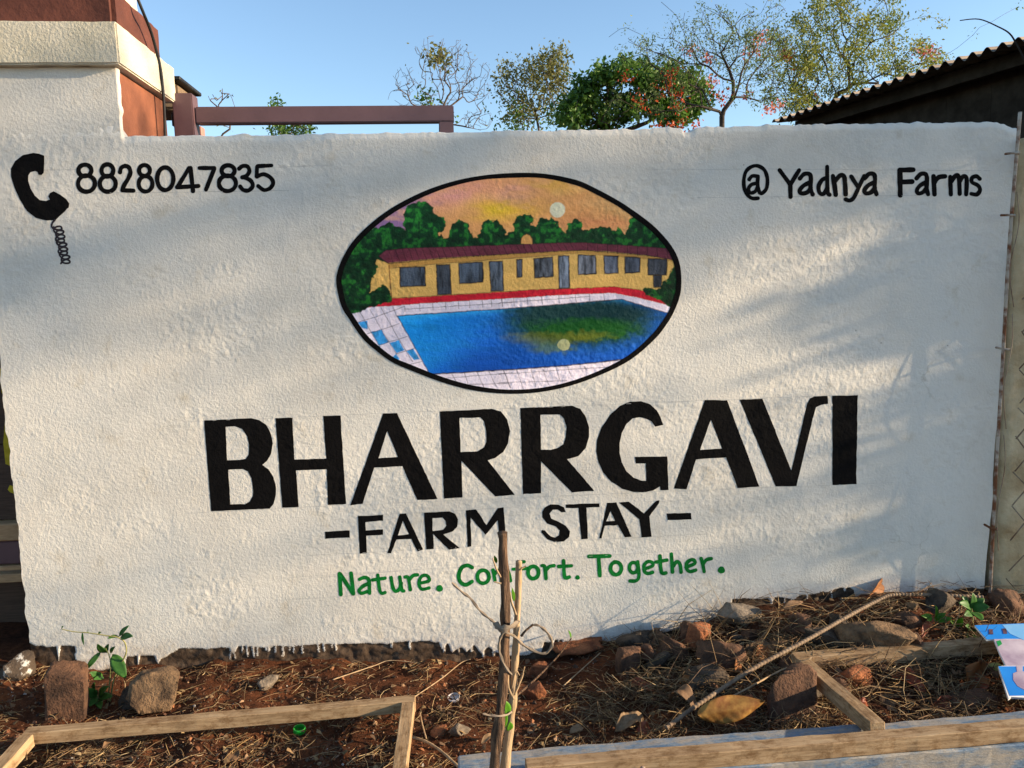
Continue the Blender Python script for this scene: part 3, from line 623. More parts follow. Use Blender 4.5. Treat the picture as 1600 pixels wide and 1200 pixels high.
for c_, P in ((m6, [(410,1110),(450,1085),(490,1060),(520,1045),(575,1080),(600,1140),(585,1185),(500,1200),(400,1230),(330,1270),(250,1310),(150,1200),(160,900),(300,750),(430,760),(470,800),(440,850),(480,890),(450,960),(420,1020)]),
              (m7, [(1195,1085),(1240,1070),(1300,1090),(1340,1070),(1370,1010),(1410,985),(1440,900),(1455,860),(1520,880),(1520,1240),(1440,1240),(1380,1200),(1300,1150),(1220,1130)])):
    fill(P, gcol, c_, ax=qx*.6+rx_*.4, ay=qy*.6+ry_*.4)
vi = np.where(keep)[0]; remap = -np.ones(len(keep), int); remap[vi] = np.arange(len(vi))
FF = grid_faces(len(mz), len(mx)); FF = remap[FF]; FF = FF[(FF >= 0).all(1)]
mural = np_mesh('oval_mural', np.stack([mfl[vi, 0], wall_y(mfl[vi, 0], mfl[vi, 1])-.0005, mfl[vi, 1]], 1), FF, M['mural'], wall,
    label='oval painting of a farmhouse with swimming pool at sunset')
set_color(mural, np.clip(C[vi]*1.22, 0, 1))
ob = glyph('mural_border', [(OV, [IN])], WB, wall, off=.0011); adopt(ob, mural)

# ------------------------------------------------------------------ gate pillar with its cap
M['terracotta'] = simple('terracotta_paint', (.165, .06, .032), (.25, .09, .046), 14, .8, 90, .0015)
M['maroon'] = simple('maroon_paint', (.085, .028, .019), (.13, .043, .028), 12, .8, 70, .002)
M['cream'] = simple('cream_white_plaster', (.52, .475, .36), (.60, .55, .44), 10, .8, 110, .003)
M['mauve'] = simple('mauve_metal_paint', (.105, .055, .06), (.135, .072, .078), 8, .45, 60, .0003, spec=.45)
M['cable'] = simple('black_cable', (.012, .012, .013), (.02, .02, .02), 30, .6, bdist=0)
pil = thing('gate_pillar', 'square gate pillar with white front, terracotta side and overhanging white cap', 'pillar', (-1.045, .18, 0))
PZ = 1.668
adopt(bm_obj('shaft', box_bm((-1.226, .013, -.1), (-.862, .37, PZ), .006, 2), M['terracotta']), pil)
nxp, nzp = 110, 60
Up, Vp = np.meshgrid(np.linspace(0, 1, nxp), np.linspace(0, 1, nzp))
xp = X0+Up*(-.858-X0); zb = np.interp(xp, TXZ[:, 0], TXZ[:, 1])-.006; zp = zb+Vp*(PZ-zb)
xp = np.where(Up > .999, -.8585+.003*noise(zp/.02, zp*0, 111), np.where(Up < .001, left_edge(zp), xp))
front = np.stack([xp, -relief(xp, zp)+.0001, zp], -1)
side = np.stack([xp[:, -1]+.0015, np.full(nzp, .016), zp[:, -1]], -1)[:, None]
allp = np.concatenate([front, side], 1)
pf = np_mesh('plaster_front', allp.reshape(-1, 3), grid_faces(nzp, nxp+1), M['wall']); set_float(pf, 'paint', np.full(allp.shape[0]*allp.shape[1], .05)); adopt(pf, pil)
def rough_box(name, lo, hi, mat, amp, seed, cell=.012, bev=.012):
    bm = box_bm(lo, hi, bev, 2)
    longest = max(hi[i]-lo[i] for i in range(3))
    for _ in range(4): bmesh.ops.subdivide_edges(bm, edges=[e for e in bm.edges if e.calc_length() > cell*2], cuts=1, use_grid_fill=True)
    bmesh.ops.triangulate(bm, faces=[f for f in bm.faces if len(f.verts) > 4])
    co = np.array([v.co for v in bm.verts]); n = np.array([v.normal for v in bm.verts])
    d = amp*(fbm(co[:, 0]/.05+co[:, 2]/.043, co[:, 1]/.05-co[:, 2]/.06, seed, 3)+.7*noise(co[:, 0]/.014+co[:, 1]/.013, co[:, 2]/.012, seed+5))
    for v, q in zip(bm.verts, d): v.co += v.normal*float(q)
    return bm_obj(name, bm, mat, smooth_=True, sharp=R(32))
adopt(rough_box('cap_slab', (-1.33, -.028, PZ+.001), (-.838, .40, PZ+.108), M['cream'], .0012, 113, bev=.004), pil)
adopt(rough_box('top_block', (-1.32, .012, PZ+.106), (-.856, .345, PZ+.212), M['maroon'], .0015, 117, bev=.012), pil)
adopt(rough_box('finial_base', (-1.25, .09, PZ+.211), (-.905, .335, PZ+.33), M['cream'], .0015, 119, bev=.02), pil)
pts = [on_y(205, -30, .12), on_y(214, -5, .12), on_y(224, 20, .14), on_y(236, 50, .2), on_y(243, 78, .24), on_y(246, 100, .26), on_y(248, 128, .27), on_y(254, 170, .27), on_y(258, 215, .27), on_y(259, 250, .27)]
pts = [np.array([max(p[0], (-.834 if 3 < i < 8 else -.85)), p[1], p[2]]) for i, p in enumerate(pts)]
V_, F_ = tube_geo(spline(pts, 4), .0042, 6); cb = mesh_obj('electric_cable', V_, F_, M['cable'], smooth_=True, label='thin black cable hanging down the terracotta side of gate pillar', cat='cable')

# sliding gate behind the wall and at the left of the pillar
gate = thing('metal_gate', 'mauve painted metal gate frame standing behind the white wall', 'gate', (-.4, .4, 0))
zt = 1.66; a0, a1 = -.79, .035
adopt(bm_obj('post', box_bm((-.848, .385, .03), (-.786, .445, 1.697), .003, 2), M['mauve']), gate)
adopt(bm_obj('top_rail', box_bm((-.784, .40, 1.607), (.036, .44, 1.6585), .003, 2), M['mauve']), gate)
adopt(bm_obj('post', box_bm((-.014, .398, .03), (.034, .442, 1.606), .003, 2), M['mauve']), gate)
adopt(bm_obj('bottom_rail', box_bm((-.784, .40, .08), (-.016, .44, .13), .003, 2), M['mauve']), gate)
for k in range(6):
    x_ = -.68+k*.115; adopt(bm_obj('bar', box_bm((x_, .412, .132), (x_+.016, .428, 1.36), .002), M['mauve']), gate)
adopt(bm_obj('middle_rail', box_bm((-.784, .404, 1.362), (-.016, .436, 1.39), .003), M['mauve']), gate)
adopt(bm_obj('hinge_plate', box_bm((-.858, .40, 1.60), (-.8485, .43, 1.64), .001), M['cable']), gate)
# a second post and a ledge seen just past the first
M['wood_grey'] = simple('weathered_timber', (.13, .085, .05), (.26, .18, .11), 14, .8, 70, .001, stretch=(1, 14, 14))
st2 = thing('gate_stop', 'short timber ledge on a pinkish post just behind the mauve gate', 'gate stop', (-.9, .75, 0))
adopt(bm_obj('post', box_bm((-.90, .72, -.05), (-.862, .76, 1.665), .003), simple('pink_metal_paint', (.36, .17, .13), (.42, .2, .16), 8, .6, bdist=0)), st2)
adopt(bm_obj('ledge', box_bm((-1.02, .62, 1.70), (-.905, .80, 1.79), .008, 2), M['wood_grey']), st2)
adopt(bm_obj('slate_cover', box_bm((-1.08, .60, 1.792), (-.885, .83, 1.806), .003), M['cable']), st2)

M['gatewood'] = simple('dark_wood_grain_panel', (.05, .028, .018), (.085, .048, .032), 10, .65, 40, .0006, stretch=(1.5, 1, 26))
M['tanwood'] = simple('tan_timber', (.34, .20, .10), (.46, .29, .15), 16, .75, 60, .0008, stretch=(2, 12, 12))
M['yellow'] = simple('yellow_paint', (.42, .31, .01), (.55, .42, .02), 40, .6, bdist=0)
pg = thing('wooden_gate', 'dark brown wood grain gate leaf with yellow painted marks beside the pillar', 'gate', (-1.9, .22, 0))
for k in range(5):
    z0 = .395+k*.235; adopt(bm_obj('panel', box_bm((-2.9, .205, z0), (-1.236, .235, z0+.233), .003), M['gatewood']), pg)
adopt(bm_obj('ledge_rail', box_bm((-2.9, .17, .338), (-1.238, .236, .392), .004), M['tanwood']), pg)
adopt(bm_obj('metal_rail', box_bm((-2.9, .18, .262), (-1.238, .226, .335), .004), M['mauve']), pg)
for z0, z1 in ((.243, .258), (.205, .232)): adopt(bm_obj('batten', box_bm((-2.9, .178, z0), (-1.238, .23, z1), .002), M['tanwood']), pg)
adopt(bm_obj('kick_board', box_bm((-2.9, .25, -.05), (-1.238, .28, .204), .003), M['gatewood']), pg)
for (x_, y0, y1, w_) in ((2, 575, 598, 3), (4, 606, 618, 2), (11, 655, 728, 6), (18, 758, 772, 6)):
    P = [on_y(x_-w_/2, y0, .2035), on_y(x_+w_/2, y0+2, .2035), on_y(x_+w_*1.5, (y0+y1)/2, .2035), on_y(x_+w_*.9, y1, .2035), on_y(x_-w_*.4, y1-3, .2035), on_y(x_-w_, (y0+y1)/2, .2035)]
    adopt(mesh_obj('painted_mark', [(p[0], .2035+dy, p[2]) for dy in (0, .001) for p in P], [(5, 4, 3, 2, 1, 0), (6, 7, 8, 9, 10, 11)], M['yellow']), pg)

# ------------------------------------------------------------------ tan wall, rusty post and chain link fence at the right
M['tanwall'] = simple('tan_stained_plaster', (.40, .29, .155), (.70, .56, .35), 9, .9, 35, .008, lo=.3, hi=.7, detail=7)
M['rust'] = simple('rusty_painted_steel', (.16, .06, .025), (.42, .36, .29), 22, .8, 120, .001, lo=.42, hi=.56)
M['wire'] = simple('rusted_wire', (.16, .09, .05), (.34, .27, .19), 18, .7, bdist=0)
nb, nbz = 150, 110
Ux, Uz = np.meshgrid(np.linspace(1.688, 4.4, nb)**1.0, np.linspace(-.1, 1.46, nbz))
hh = .016*fbm(Ux/.16, Uz/.16, 121, 4)
Vw = np.stack([Ux, -.012-hh, Uz+(Uz > 1.4)*.01*noise(Ux/.07, Uz, 123)], -1)
back = np.stack([Ux[-1], np.full(nb, .22), Uz[-1]], -1)[None]; Vw = np.concatenate([Vw, back], 0)
lefts = np.stack([np.full(nbz+1, 1.684), np.full(nbz+1, .05), Vw[:, 0, 2]], -1)[:, None]; Vw = np.concatenate([lefts, Vw], 1)
tw = np_mesh('side_wall', Vw.reshape(-1, 3), grid_faces(nbz+1, nb+1), M['tanwall'], label='rough tan stained wall behind the rusty chain link fence', cat='wall')
fence = thing('chain_link_fence', 'rusty chain link fence with thin post along the white wall edge', 'fence', (1.69, -.05, 0))
pp = [on_y(1594, 175, -.05), on_y(1587, 260, -.05), on_y(1581, 330, -.05), on_y(1574, 430, -.05), on_y(1568, 540, -.05), on_y(1562, 640, -.05), on_y(1556, 740, -.05), on_y(1551, 840, -.05), on_y(1547, 925, -.05), on_y(1545, 960, -.05)]
V_, F_ = tube_geo(spline(pp, 4), .0052, 8); adopt(mesh_obj('post', V_, F_, M['rust'], smooth_=True), fence)
for (x_, y_) in ((1586, 240), (1579, 337), (1571, 546), (1552, 826)):
    c_ = on_y(x_, y_, -.05); V_, F_ = tube_geo([(c_[0]-.007, -.02, c_[2]+.004), (c_[0]-.008, -.05, c_[2]+.002), (c_[0]+.004, -.062, c_[2]), (c_[0]+.012, -.048, c_[2])], .0036, 6)
    adopt(mesh_obj('bracket', V_, F_, M['rust'], smooth_=True), fence)
rs = np.random.RandomState(12); dpx = .105
for sgn in (1, -1):
    for k in range(-14, 16):
        x0 = 1.69; z0 = k*dpx*1.0+.05
        P = []
        for t in np.linspace(0, 1.0, 21):
            xx = x0+t*1.5; zz = z0+sgn*t*1.5*1.05
            if .05 < zz < 1.43: P.append((xx, -.05+.006*math.sin(t*1.5/dpx*math.pi*1.0)+.003*rs.randn(), zz+.004*rs.randn()))
        if len(P) > 3:
            V_, F_ = tube_geo(P, .0021, 5); adopt(mesh_obj('wire', V_, F_, M['wire'], smooth_=True), fence)
for k in range(3):
    P = [on_y(1590-k*11+rs.uniform(-3, 3), 300+k*190, -.056), on_y(1592-k*11, 350+k*190, -.066), on_y(1578-k*10, 420+k*190, -.07), on_y(1584-k*12, 480+k*190, -.06)]
    V_, F_ = tube_geo(spline(P, 5), .0014, 5); adopt(mesh_obj('loose_wire', V_, F_, M['wire'], smooth_=True), fence)

# ------------------------------------------------------------------ shed with corrugated roof behind the wall
M['tin'] = simple('weathered_corrugated_sheet', (.12, .10, .08), (.26, .215, .17), 5, .75, 60, .001, spec=.2)
M['shedwood'] = simple('dark_shed_timber', (.022, .018, .015), (.045, .037, .03), 8, 1.0, 60, .001, spec=.02)
EZ = 2.42
eL = on_z(1206, 191, EZ); eR = on_z(1600, 62, EZ); e_dir = (eR-eL); e_len = float(np.linalg.norm(e_dir[:2])); e_dir = e_dir/e_len
e_in = np.array([-e_dir[1], e_dir[0], 0.0])
if e_in[0] < 0: e_in = -e_in
shed = thing('shed', 'dark open shed with corrugated metal roof rising behind the white wall', 'shed', (float(eL[0]), float(eL[1]), 0))
nw = int((e_len+2.2)/.1); su = np.linspace(0, nw*.1, nw*10+1); sv = np.linspace(0, 1, 9)
def roof_pt(s, t, dz=0): return eL+e_dir*s+e_in*(t*4.2)+np.array([0, 0, t*.55+dz])
top = [[roof_pt(s, t, .019*math.sin(2*math.pi*s/.1)+.012*math.sin(s*1.1)) for s in su] for t in sv]
Vt = np.array(top).reshape(-1, 3); nS = len(su); Fq = grid_faces(len(sv), nS)
Vb = Vt-np.array([0, 0, .0035]); off = len(Vt)
bd = [(i, i+1, off+i+1, off+i) for i in range(nS-1)]
ro = np_mesh('corrugated_roof', np.concatenate([Vt, Vb]), np.concatenate([Fq, Fq[:, ::-1]+off, np.array(bd)]), M['tin']); adopt(ro, shed)
def beam(name, a, b, w, hgt, mat, parent):
    """a squared timber from a to b, built along its own x axis, edges slightly worn"""
    a = Vector(a); b = Vector(b); d = (b-a); ln = d.length; d.normalize(); s = d.cross(Vector((0, 0, 1))).normalized(); u_ = s.cross(d)
    bm = box_bm((0, -w/2, -hgt/2), (ln, w/2, hgt/2), min(w, hgt)*.05, 1)
    n = max(2, min(60, int(ln/.025)))
    bmesh.ops.subdivide_edges(bm, edges=[e for e in bm.edges if abs(e.verts[0].co.x-e.verts[1].co.x) > ln*.5], cuts=n, use_grid_fill=True)
    sd_ = ln*13.7; k = min(w, hgt)*.028
    co = np.array([v.co for v in bm.verts]); q = np.round(co[:, 1:]/min(w, hgt)*3)
    dy = k*noise(co[:, 0]/.05+q[:, 0]*9.1, q[:, 1]*5.3+sd_, 151)+k*1.6*noise(co[:, 0]/.4, co[:, 0]*0+sd_, 153); dz = k*noise(co[:, 0]/.045+q[:, 1]*7.3, q[:, 0]*4.1+sd_, 155)+k*1.4*noise(co[:, 0]/.5, co[:, 0]*0-sd_, 157)
    for v, p, r in zip(bm.verts, dy, dz): v.co.y += float(p); v.co.z += float(r)
    o = bm_obj(name, bm, mat)
    mw = Matrix.Identity(4)
    for i in range(3): mw[i][0], mw[i][1], mw[i][2], mw[i][3] = d[i], s[i], u_[i], a[i]
    if parent is not None:
        o.parent = parent; mw = Matrix.Translation(-Vector(parent.location))@mw
    o.matrix_local = mw
    return o
for t in (.06, .5, .95): beam('purlin', roof_pt(.02, t, -.065), roof_pt(e_len+2.1, t, -.065), .06, .09, M['shedwood'], shed)
for s in (.15, e_len+1.9):
    for t in (.13, .94):
        p = roof_pt(s, t, -.12); beam('post', (p[0], p[1], -.05), (p[0], p[1], p[2]), .1, .1, M['shedwood'], shed)
# near-black board walls, one just under the eave, added to keep the inside dark
for a, b in ((roof_pt(.06, .065), roof_pt(.06, .96)), (roof_pt(.1, .97), roof_pt(e_len+2.0, .97)), (roof_pt(e_len+2.0, .14), roof_pt(e_len+2.0, .96)), (roof_pt(-.0, .10), roof_pt(e_len+1.9, .10))):
    n = 12
    for k in range(n):
        p = a+(b-a)*(k+.003)/n; q = a+(b-a)*(k+.997)/n; zt_ = min(p[2], q[2])-.022
        d = (q-p)[:2]; d /= np.linalg.norm(d); nn = np.array([-d[1], d[0]])*.012
        V = [(c[0]+s*nn[0], c[1]+s*nn[1], z) for z in (-.05, zt_) for c, s in ((p, -1), (q, -1), (q, 1), (p, 1))]
        adopt(mesh_obj('added_wall_board', V, [(3, 2, 1, 0), (4, 5, 6, 7), (0, 1, 5, 4), (1, 2, 6, 5), (2, 3, 7, 6), (3, 0, 4, 7)], M['shedwood']), shed)
P = [on_y(1500, 32, 1.95), on_y(1530, 30, 1.95), on_y(1560, 42, 1.9), on_y(1578, 53, 1.86), on_y(1590, 72, 1.84), on_y(1606, 100, 1.82), on_y(1640, 130, 1.8)]
P = [np.array([p[0], p[1]+.0, p[2]]) for p in P]
V_, F_ = tube_geo(spline(P, 5), [.0055-.003*(1-i/30) for i in range(31)], 6); mesh_obj('dead_twig', V_, F_, M['shedwood'], smooth_=True, label='bent dark twig sticking up over the corrugated roof edge', cat='twig')

# ------------------------------------------------------------------ timber frames, board and print on the ground
mt, N, L, B = new_mat('sun_bleached_batten'); v = ocoords(N, L, (1.3, 16, 16))
c1 = ramp(N, L, noise_n(N, L, v, 6, 6, .7), [(.3, (.20, .125, .065)), (.5, (.35, .235, .13)), (.7, (.45, .325, .195))])
v2 = ocoords(N, L, (3, 5, 5)); c1 = mix(N, L, 1.0, c1, ramp(N, L, noise_n(N, L, v2, 7, 6, .75), [(.36, (.52, .44, .36)), (.52, (1, 1, 1))]), 'MULTIPLY')
L.new(c1, B.inputs['Base Color']); B.inputs['Roughness'].default_value = .85; B.inputs['Specular IOR Level'].default_value = .2
L.new(bump(N, L, noise_n(N, L, v, 9, 5, .7), .0015), B.inputs['Normal']); M['batten'] = mt
M['blueboard'] = None
mt, N, L, B = new_mat('faded_blue_board'); v = ocoords(N, L, (1, 3, 3))
c1 = ramp(N, L, noise_n(N, L, v, 9, 7, .75), [(.34, (.05, .115, .21)), (.45, (.14, .20, .27)), (.54, (.26, .25, .235)), (.68, (.34, .29, .23))])
c1 = mix(N, L, 1.0, c1, ramp(N, L, noise_n(N, L, v, 70, 5, .7), [(.3, (.6, .6, .6)), (.5, (1, 1, 1))]), 'MULTIPLY')
L.new(c1, B.inputs['Base Color']); B.inputs['Roughness'].default_value = .7; L.new(bump(N, L, noise_n(N, L, v, 80, 4, .7), .0012), B.inputs['Normal']); M['blueboard'] = mt
fr1 = thing('banner_stretcher', 'bare rectangular timber banner frame lying on soil around the green bottle cap', 'banner frame', (-.58, -.55, 0))
T = .034
def bat(a, b, parent, w=T, hg=T, mat=None, name='batten'): return beam(name, a, b, w, hg, mat or M['batten'], parent)
zc = .042
T1 = .030
bat((-1.035, -.41, zc-.004), (-.118, -.385, zc), fr1, T1, T1)
bat((-1.02, -.428, zc-.004), (-1.03, -.98, .016), fr1, T1, T1); bat((-.134, -.402, zc), (-.150, -.98, .018), fr1, T1, T1)
bat((-1.04, -.998, .016), (-.14, -.998, .018), fr1)
fr2 = thing('banner_stretcher', 'bare timber banner frame with corner by the stones, resting on the blue board', 'banner frame', (1.2, -.48, 0))
bat((.885, -.318, .052), (1.75, -.312, .064), fr2); bat((.903, -.337, .052), (.884, -.722, .1), fr2); bat((.122, -.757, .0895), (1.75, -.735, .0895), fr2)
bb = thing('blue_board', 'faded blue painted plank lying under the timber frame', 'plank', (.85, -.68, 0))
bat((-.015, -.717, .036), (1.85, -.695, .036), bb, .118, .071, M['blueboard'], 'plank_face')
V_, F_ = tube_geo([on_z(1003, 1199, .087)+np.array([0, -.004, 0]), on_z(1003, 1199, .087)+np.array([0, -.012, 0])], .006, 10); 
nail = mesh_obj('nail_head', V_, F_, M['rust']); adopt(nail, fr2)

M['printblue'] = simple('blue_print', (.012, .19, .62), (.02, .25, .72), 10, .35, bdist=0, spec=.5)
M['printpale'] = simple('pale_blue_print', (.10, .36, .68), (.22, .46, .74), 10, .35, bdist=0, spec=.5)
M['printpink'] = simple('lilac_photo_print', (.30, .22, .30), (.56, .48, .54), 12, .35, bdist=0, spec=.5)
M['printdark'] = simple('dark_photo_print', (.06, .03, .045), (.16, .08, .10), 30, .35, bdist=0, spec=.5)
M['foam'] = simple('white_foam_core', (.75, .73, .70), (.8, .79, .77), 40, .8, bdist=0)
M['printgreen'] = simple('green_print', (.01, .24, .06), (.02, .3, .08), 20, .4, bdist=0)
pa = np.array(on_z(1523, 977, .125)); pb = np.array(on_z(1578, 1087, .055)); pr = np.array([pa[0]+.5, pa[1], pa[2]-.002])
bn = np.cross(pb-pa, pr-pa); bn /= np.linalg.norm(bn); bn = bn if bn[2] > 0 else -bn
def on_board(px, py, lift=0):
    d = ray(px, py); t = ((pa-CAM)@bn+lift)/(d@bn); return CAM+d*t
sign = thing('printed_board', 'torn glossy blue printed board lying by the green weeds', 'board', tuple(pb))
def sheet(name, pts, mat, lift, th):
    Pt = [on_board(x, y, lift) for x, y in pts]; n = len(Pt)
    V = Pt+[p-bn*th for p in Pt]; F = [tuple(range(n)), tuple(reversed(range(n, 2*n)))]+[(i, n+i, n+(i+1) % n, (i+1) % n) for i in range(n)]
    bm = bmesh.new(); vv = [bm.verts.new(q) for q in V]
    for f in F: bm.faces.new([vv[i] for i in f])
    bmesh.ops.recalc_face_normals(bm, faces=bm.faces); bmesh.ops.triangulate(bm, faces=bm.faces); return adopt(bm_obj(name, bm, mat), sign)
sheet('foam_panel', [(1523,977),(1720,969),(1720,1096),(1640,1092),(1580,1089),(1576,1092),(1560,1041),(1572,1040),(1562,1020),(1553,998),(1542,999)], M['foam'], 0, .006)
sheet('blue_print', [(1523,977),(1720,969),(1720,992),(1598,998),(1570,998),(1542,999)], M['printblue'], .0006, .0005)
sheet('pale_print', [(1566,976),(1720,970),(1720,990),(1600,1000),(1578,990)], M['printpale'], .0012, .0005)
sheet('photo_print', [(1553,998.5),(1562,1020),(1572,1040),(1720,1040),(1720,993),(1598,998.6),(1570,998.6)], M['printpink'], .0006, .0005)
sheet('blue_print', [(1560,1041),(1720,1041),(1720,1088),(1640,1086),(1578,1087)], M['printblue'], .0006, .0005)
sheet('oval_photo_print', [(1583,1052),(1590,1049),(1720,1049),(1720,1082),(1601,1078),(1590,1072),(1583,1062)], M['printpink'], .0012, .0005)
for q in ([(1545,983),(1551,983),(1552,991),(1546,991)], [(1566,982),(1572,982),(1574,990),(1568,990)]): sheet('print_mark', q, M['printdark'], .0018, .0005)
sheet('print_mark', [(1557,1002),(1563,1000),(1566,1006),(1560,1010)], M['printgreen'], .0012, .0005)
sheet('print_mark', [(1588,1040.5),(1598,1040.5),(1598,1049),(1589,1049)], M['printpink'], .0012, .0005)

# ------------------------------------------------------------------ stake, sapling and ties
M['stake'] = simple('dark_weathered_stake', (.045, .027, .018), (.24, .14, .08), 24, .9, 60, .008, stretch=(6, 6, .6), lo=.4, hi=.66)
M['sap'] = simple('pale_sapling_bark', (.30, .20, .11), (.42, .30, .18), 18, .75, 70, .0015, stretch=(4, 4, 1))
M['strip'] = simple('grey_cloth_strip', (.15, .115, .085), (.27, .215, .16), 20, .85, 120, .001)
M['freshleaf'] = leaf_mat('fresh_green_leaf', (.07, .22, .012), (.13, .34, .03), .4, .4)
YS = -.80
def stick(name, P, r, mat, n=9, jit=.06, seed=0, **k):
    C_ = spline(P, 8); V_, F_ = tube_geo(C_, [r0*(1+jit*float(noise(np.array([i*.5]), np.array([seed*3.]), 131)[0])) for i, r0 in enumerate(np.interp(np.linspace(0, 1, len(C_)), np.linspace(0, 1, len(r)), r))], n)
    V_ = np.array(V_); V_ += (jit*.012)*np.stack([noise(V_[:, 2]/.03, V_[:, 0]/.004+j, 133+j) for j in range(3)], 1)
    return mesh_obj(name, V_, F_, mat, smooth_=True, **k)
def ystick(p, Y=YS): return on_y(p[0], p[1], Y)
stick('stake', [ystick(p, -.82) for p in ((785, 832), (787, 880), (789, 930), (789.5, 990), (788, 1045), (783, 1100), (776, 1160), (770, 1240), (766, 1330))], [.0094, .0098, .010, .0096, .010, .011, .011, .011], M['stake'], 10, .14, 1,
      label='thick dark weathered stake with a sawn pale top in front of wall', cat='stake')
sap = thing('sapling', 'thin pale leafless sapling tied to the dark stake', 'sapling', (.06, -.80, 0))
adopt(stick('stem', [ystick(p, -.80) for p in ((811, 877), (809.5, 930), (807, 985), (805, 1035), (801.5, 1090), (796, 1140), (790, 1190), (784, 1260), (780, 1330))], [.0062, .0062, .0068, .0072, .0085, .0095, .0098, .010], M['sap'], 9, .08, 2), sap)
for P, r in (([(803, 1092), (795, 1075), (793, 1055)], [.004, .003, .0035]), ([(804, 1085), (814, 1062), (820, 1042)], [.003, .002, .0012]), ([(806, 960), (799, 940), (797, 925)], [.003, .002, .0015]), ([(812, 890), (822, 884)], [.0025, .001]),
             ([(800, 1075), (806, 1050), (812, 1055)], [.003, .002, .001])):
    adopt(stick('twig', [ystick(p, -.805) for p in P], r, M['sap'], 6, .05, 3), sap)
for P, r in (([(782, 902), (774, 885), (770, 872)], [.002, .0016, .001]), ([(783, 912), (771, 909)], [.002, .001])):
    adopt(stick('stub', [ystick(p, -.832) for p in P], r, M['sap'], 6, .05, 3), sap)
def leaf_geo(base, tip, width, normal, curl=.15, fold=.2, nu=9, nv=5, shape=.9, wav=0.0, seed=0, vein=0.0):
    base = Vector(base); tip = Vector(tip); ax = tip-base; Ln = ax.length; ax.normalize(); nr = Vector(normal); nr = (nr-ax*nr.dot(ax)).normalized(); sd_ = ax.cross(nr)
    V = []; F = []
    for i in range(nu):
        t = i/(nu-1); w = width*.5*max(.02, (math.sin(math.pi*min(1, t**shape)))**.8)
        for j in range(nv):
            s = (j/(nv-1)-.5)*2
            q = base+ax*(t*Ln)+sd_*(s*w)+nr*(curl*Ln*(4*t*(1-t))*.5+fold*w*abs(s)+wav*width*math.sin(t*9+s*2+seed)*abs(s)+vein*width*(math.sin(2*math.pi*(t*7-abs(s)*1.2))*abs(s)**.5-1.2*math.exp(-(s/.12)**2)))
            V.append(q)
    for i in range(nu-1):
        for j in range(nv-1): a = i*nv+j; F.append((a, a+1, a+nv+1, a+nv))
    n = len(V); V2 = [v-nr*.0006 for v in V]
    F2 = [tuple(reversed([q+n for q in f])) for f in F]
    rim = [i*nv for i in range(nu)]+[(nu-1)*nv+j for j in range(1, nv)]+[i*nv+nv-1 for i in range(nu-2, -1, -1)]+[j for j in range(nv-2, 0, -1)]
    F3 = [(rim[k], rim[(k+1) % len(rim)], rim[(k+1) % len(rim)]+n, rim[k]+n) for k in range(len(rim))]
    return V+V2, F+F2+F3
for b_, t_, w_ in (((795, 1118), (784, 1092), 15), ((795, 1142), (797, 1128), 11), ((803, 940), (800, 918), 5), ((776, 880), (772, 868), 5), ((786, 1140), (790, 1108), 9)):
    V_, F_ = leaf_geo(ystick(b_, -.812), ystick(t_, -.822), w_*.00135, (.3, -1, .2), .1, .15)
    adopt(mesh_obj('leaf', V_, F_, M['freshleaf'], smooth_=True), sap)
def strip(name, P, w, Y, label, wv=(0, 0, 1), twist=0.0, parent=None):
    C_ = spline([on_y(p[0], p[1], p[2] if len(p) > 2 else Y) for p in P], 8); n = len(C_); V = []
    for i, c_ in enumerate(C_):
        t = C_[min(i+1, n-1)]-C_[max(i-1, 0)]; t /= np.linalg.norm(t)
        s_ = np.cross(t, [0, 1, 0]); s_ /= np.linalg.norm(s_)+1e-9; a = twist*math.sin(i*.25); s_ = s_*math.cos(a)+np.array([0, 1, 0])*math.sin(a)
        nn = np.cross(t, s_); ww = w*(.85+.25*math.sin(i*.7))*min(1, .35+.65*min(i, n-1-i)/3)
        for q, e in ((-1, 0), (-.1, .0016), (1, 0), (1, -.0007), (-.1, .0009), (-1, -.0007)): V.append(c_+s_*q*ww*.38+nn*e)
    F = []
    for i in range(n-1):
        for k in range(6): a = i*6+k; b = i*6+(k+1) % 6; F.append((a, b, b+6, a+6))
    F += [tuple(range(5, -1, -1)), tuple((n-1)*6+k for k in range(6))]
    o = mesh_obj(name, V, F, M['strip'], smooth_=False)
    if parent is not None: adopt(o, parent)
    return o
tie = thing('cloth_tie', 'frayed grey cloth strip knotted around the stake and sapling', 'tie', tuple(on_y(795, 985, -.84)))
strip('loose_end', [(706, 910, -.84), (722, 925, -.84), (735, 935, -.84), (748, 952, -.84), (760, 963, -.842), (772, 972, -.845)], .0075, -.84, '', twist=.4, parent=tie)
strip('band', [(770, 970, -.836), (780, 984, -.842), (795, 990, -.84), (806, 996, -.825), (818, 1008, -.82), (836, 1018, -.82), (852, 1021, -.82), (862, 1010, -.82), (861, 998, -.82), (852, 985, -.82), (842, 978, -.82), (832, 976, -.82)], .0085, -.84, '', twist=.5, parent=tie)
strip('knot_band', [(812, 970, -.822), (804, 977, -.83), (795, 982, -.846), (786, 990, -.848), (781, 1000, -.842), (780, 1015, -.838), (784, 1030, -.836), (792, 1046, -.834), (800, 1054, -.825)], .008, -.84, '', twist=.3, parent=tie)
strip('knot_band', [(773, 974, -.838), (784, 982, -.85), (797, 980, -.848), (810, 972, -.826)], .018, -.84, '', twist=.3, parent=tie)
adopt(stick('twig_end', [ystick(p, -.81) for p in ((814, 994), (822, 985), (833, 976))], [.0025, .0022, .0025], M['stake'], 6, .05, 7), tie)
tape = thing('plastic_tie', 'narrow grey plastic band around the base of stake and sapling', 'tie', tuple(on_y(776, 1117, -.84)))
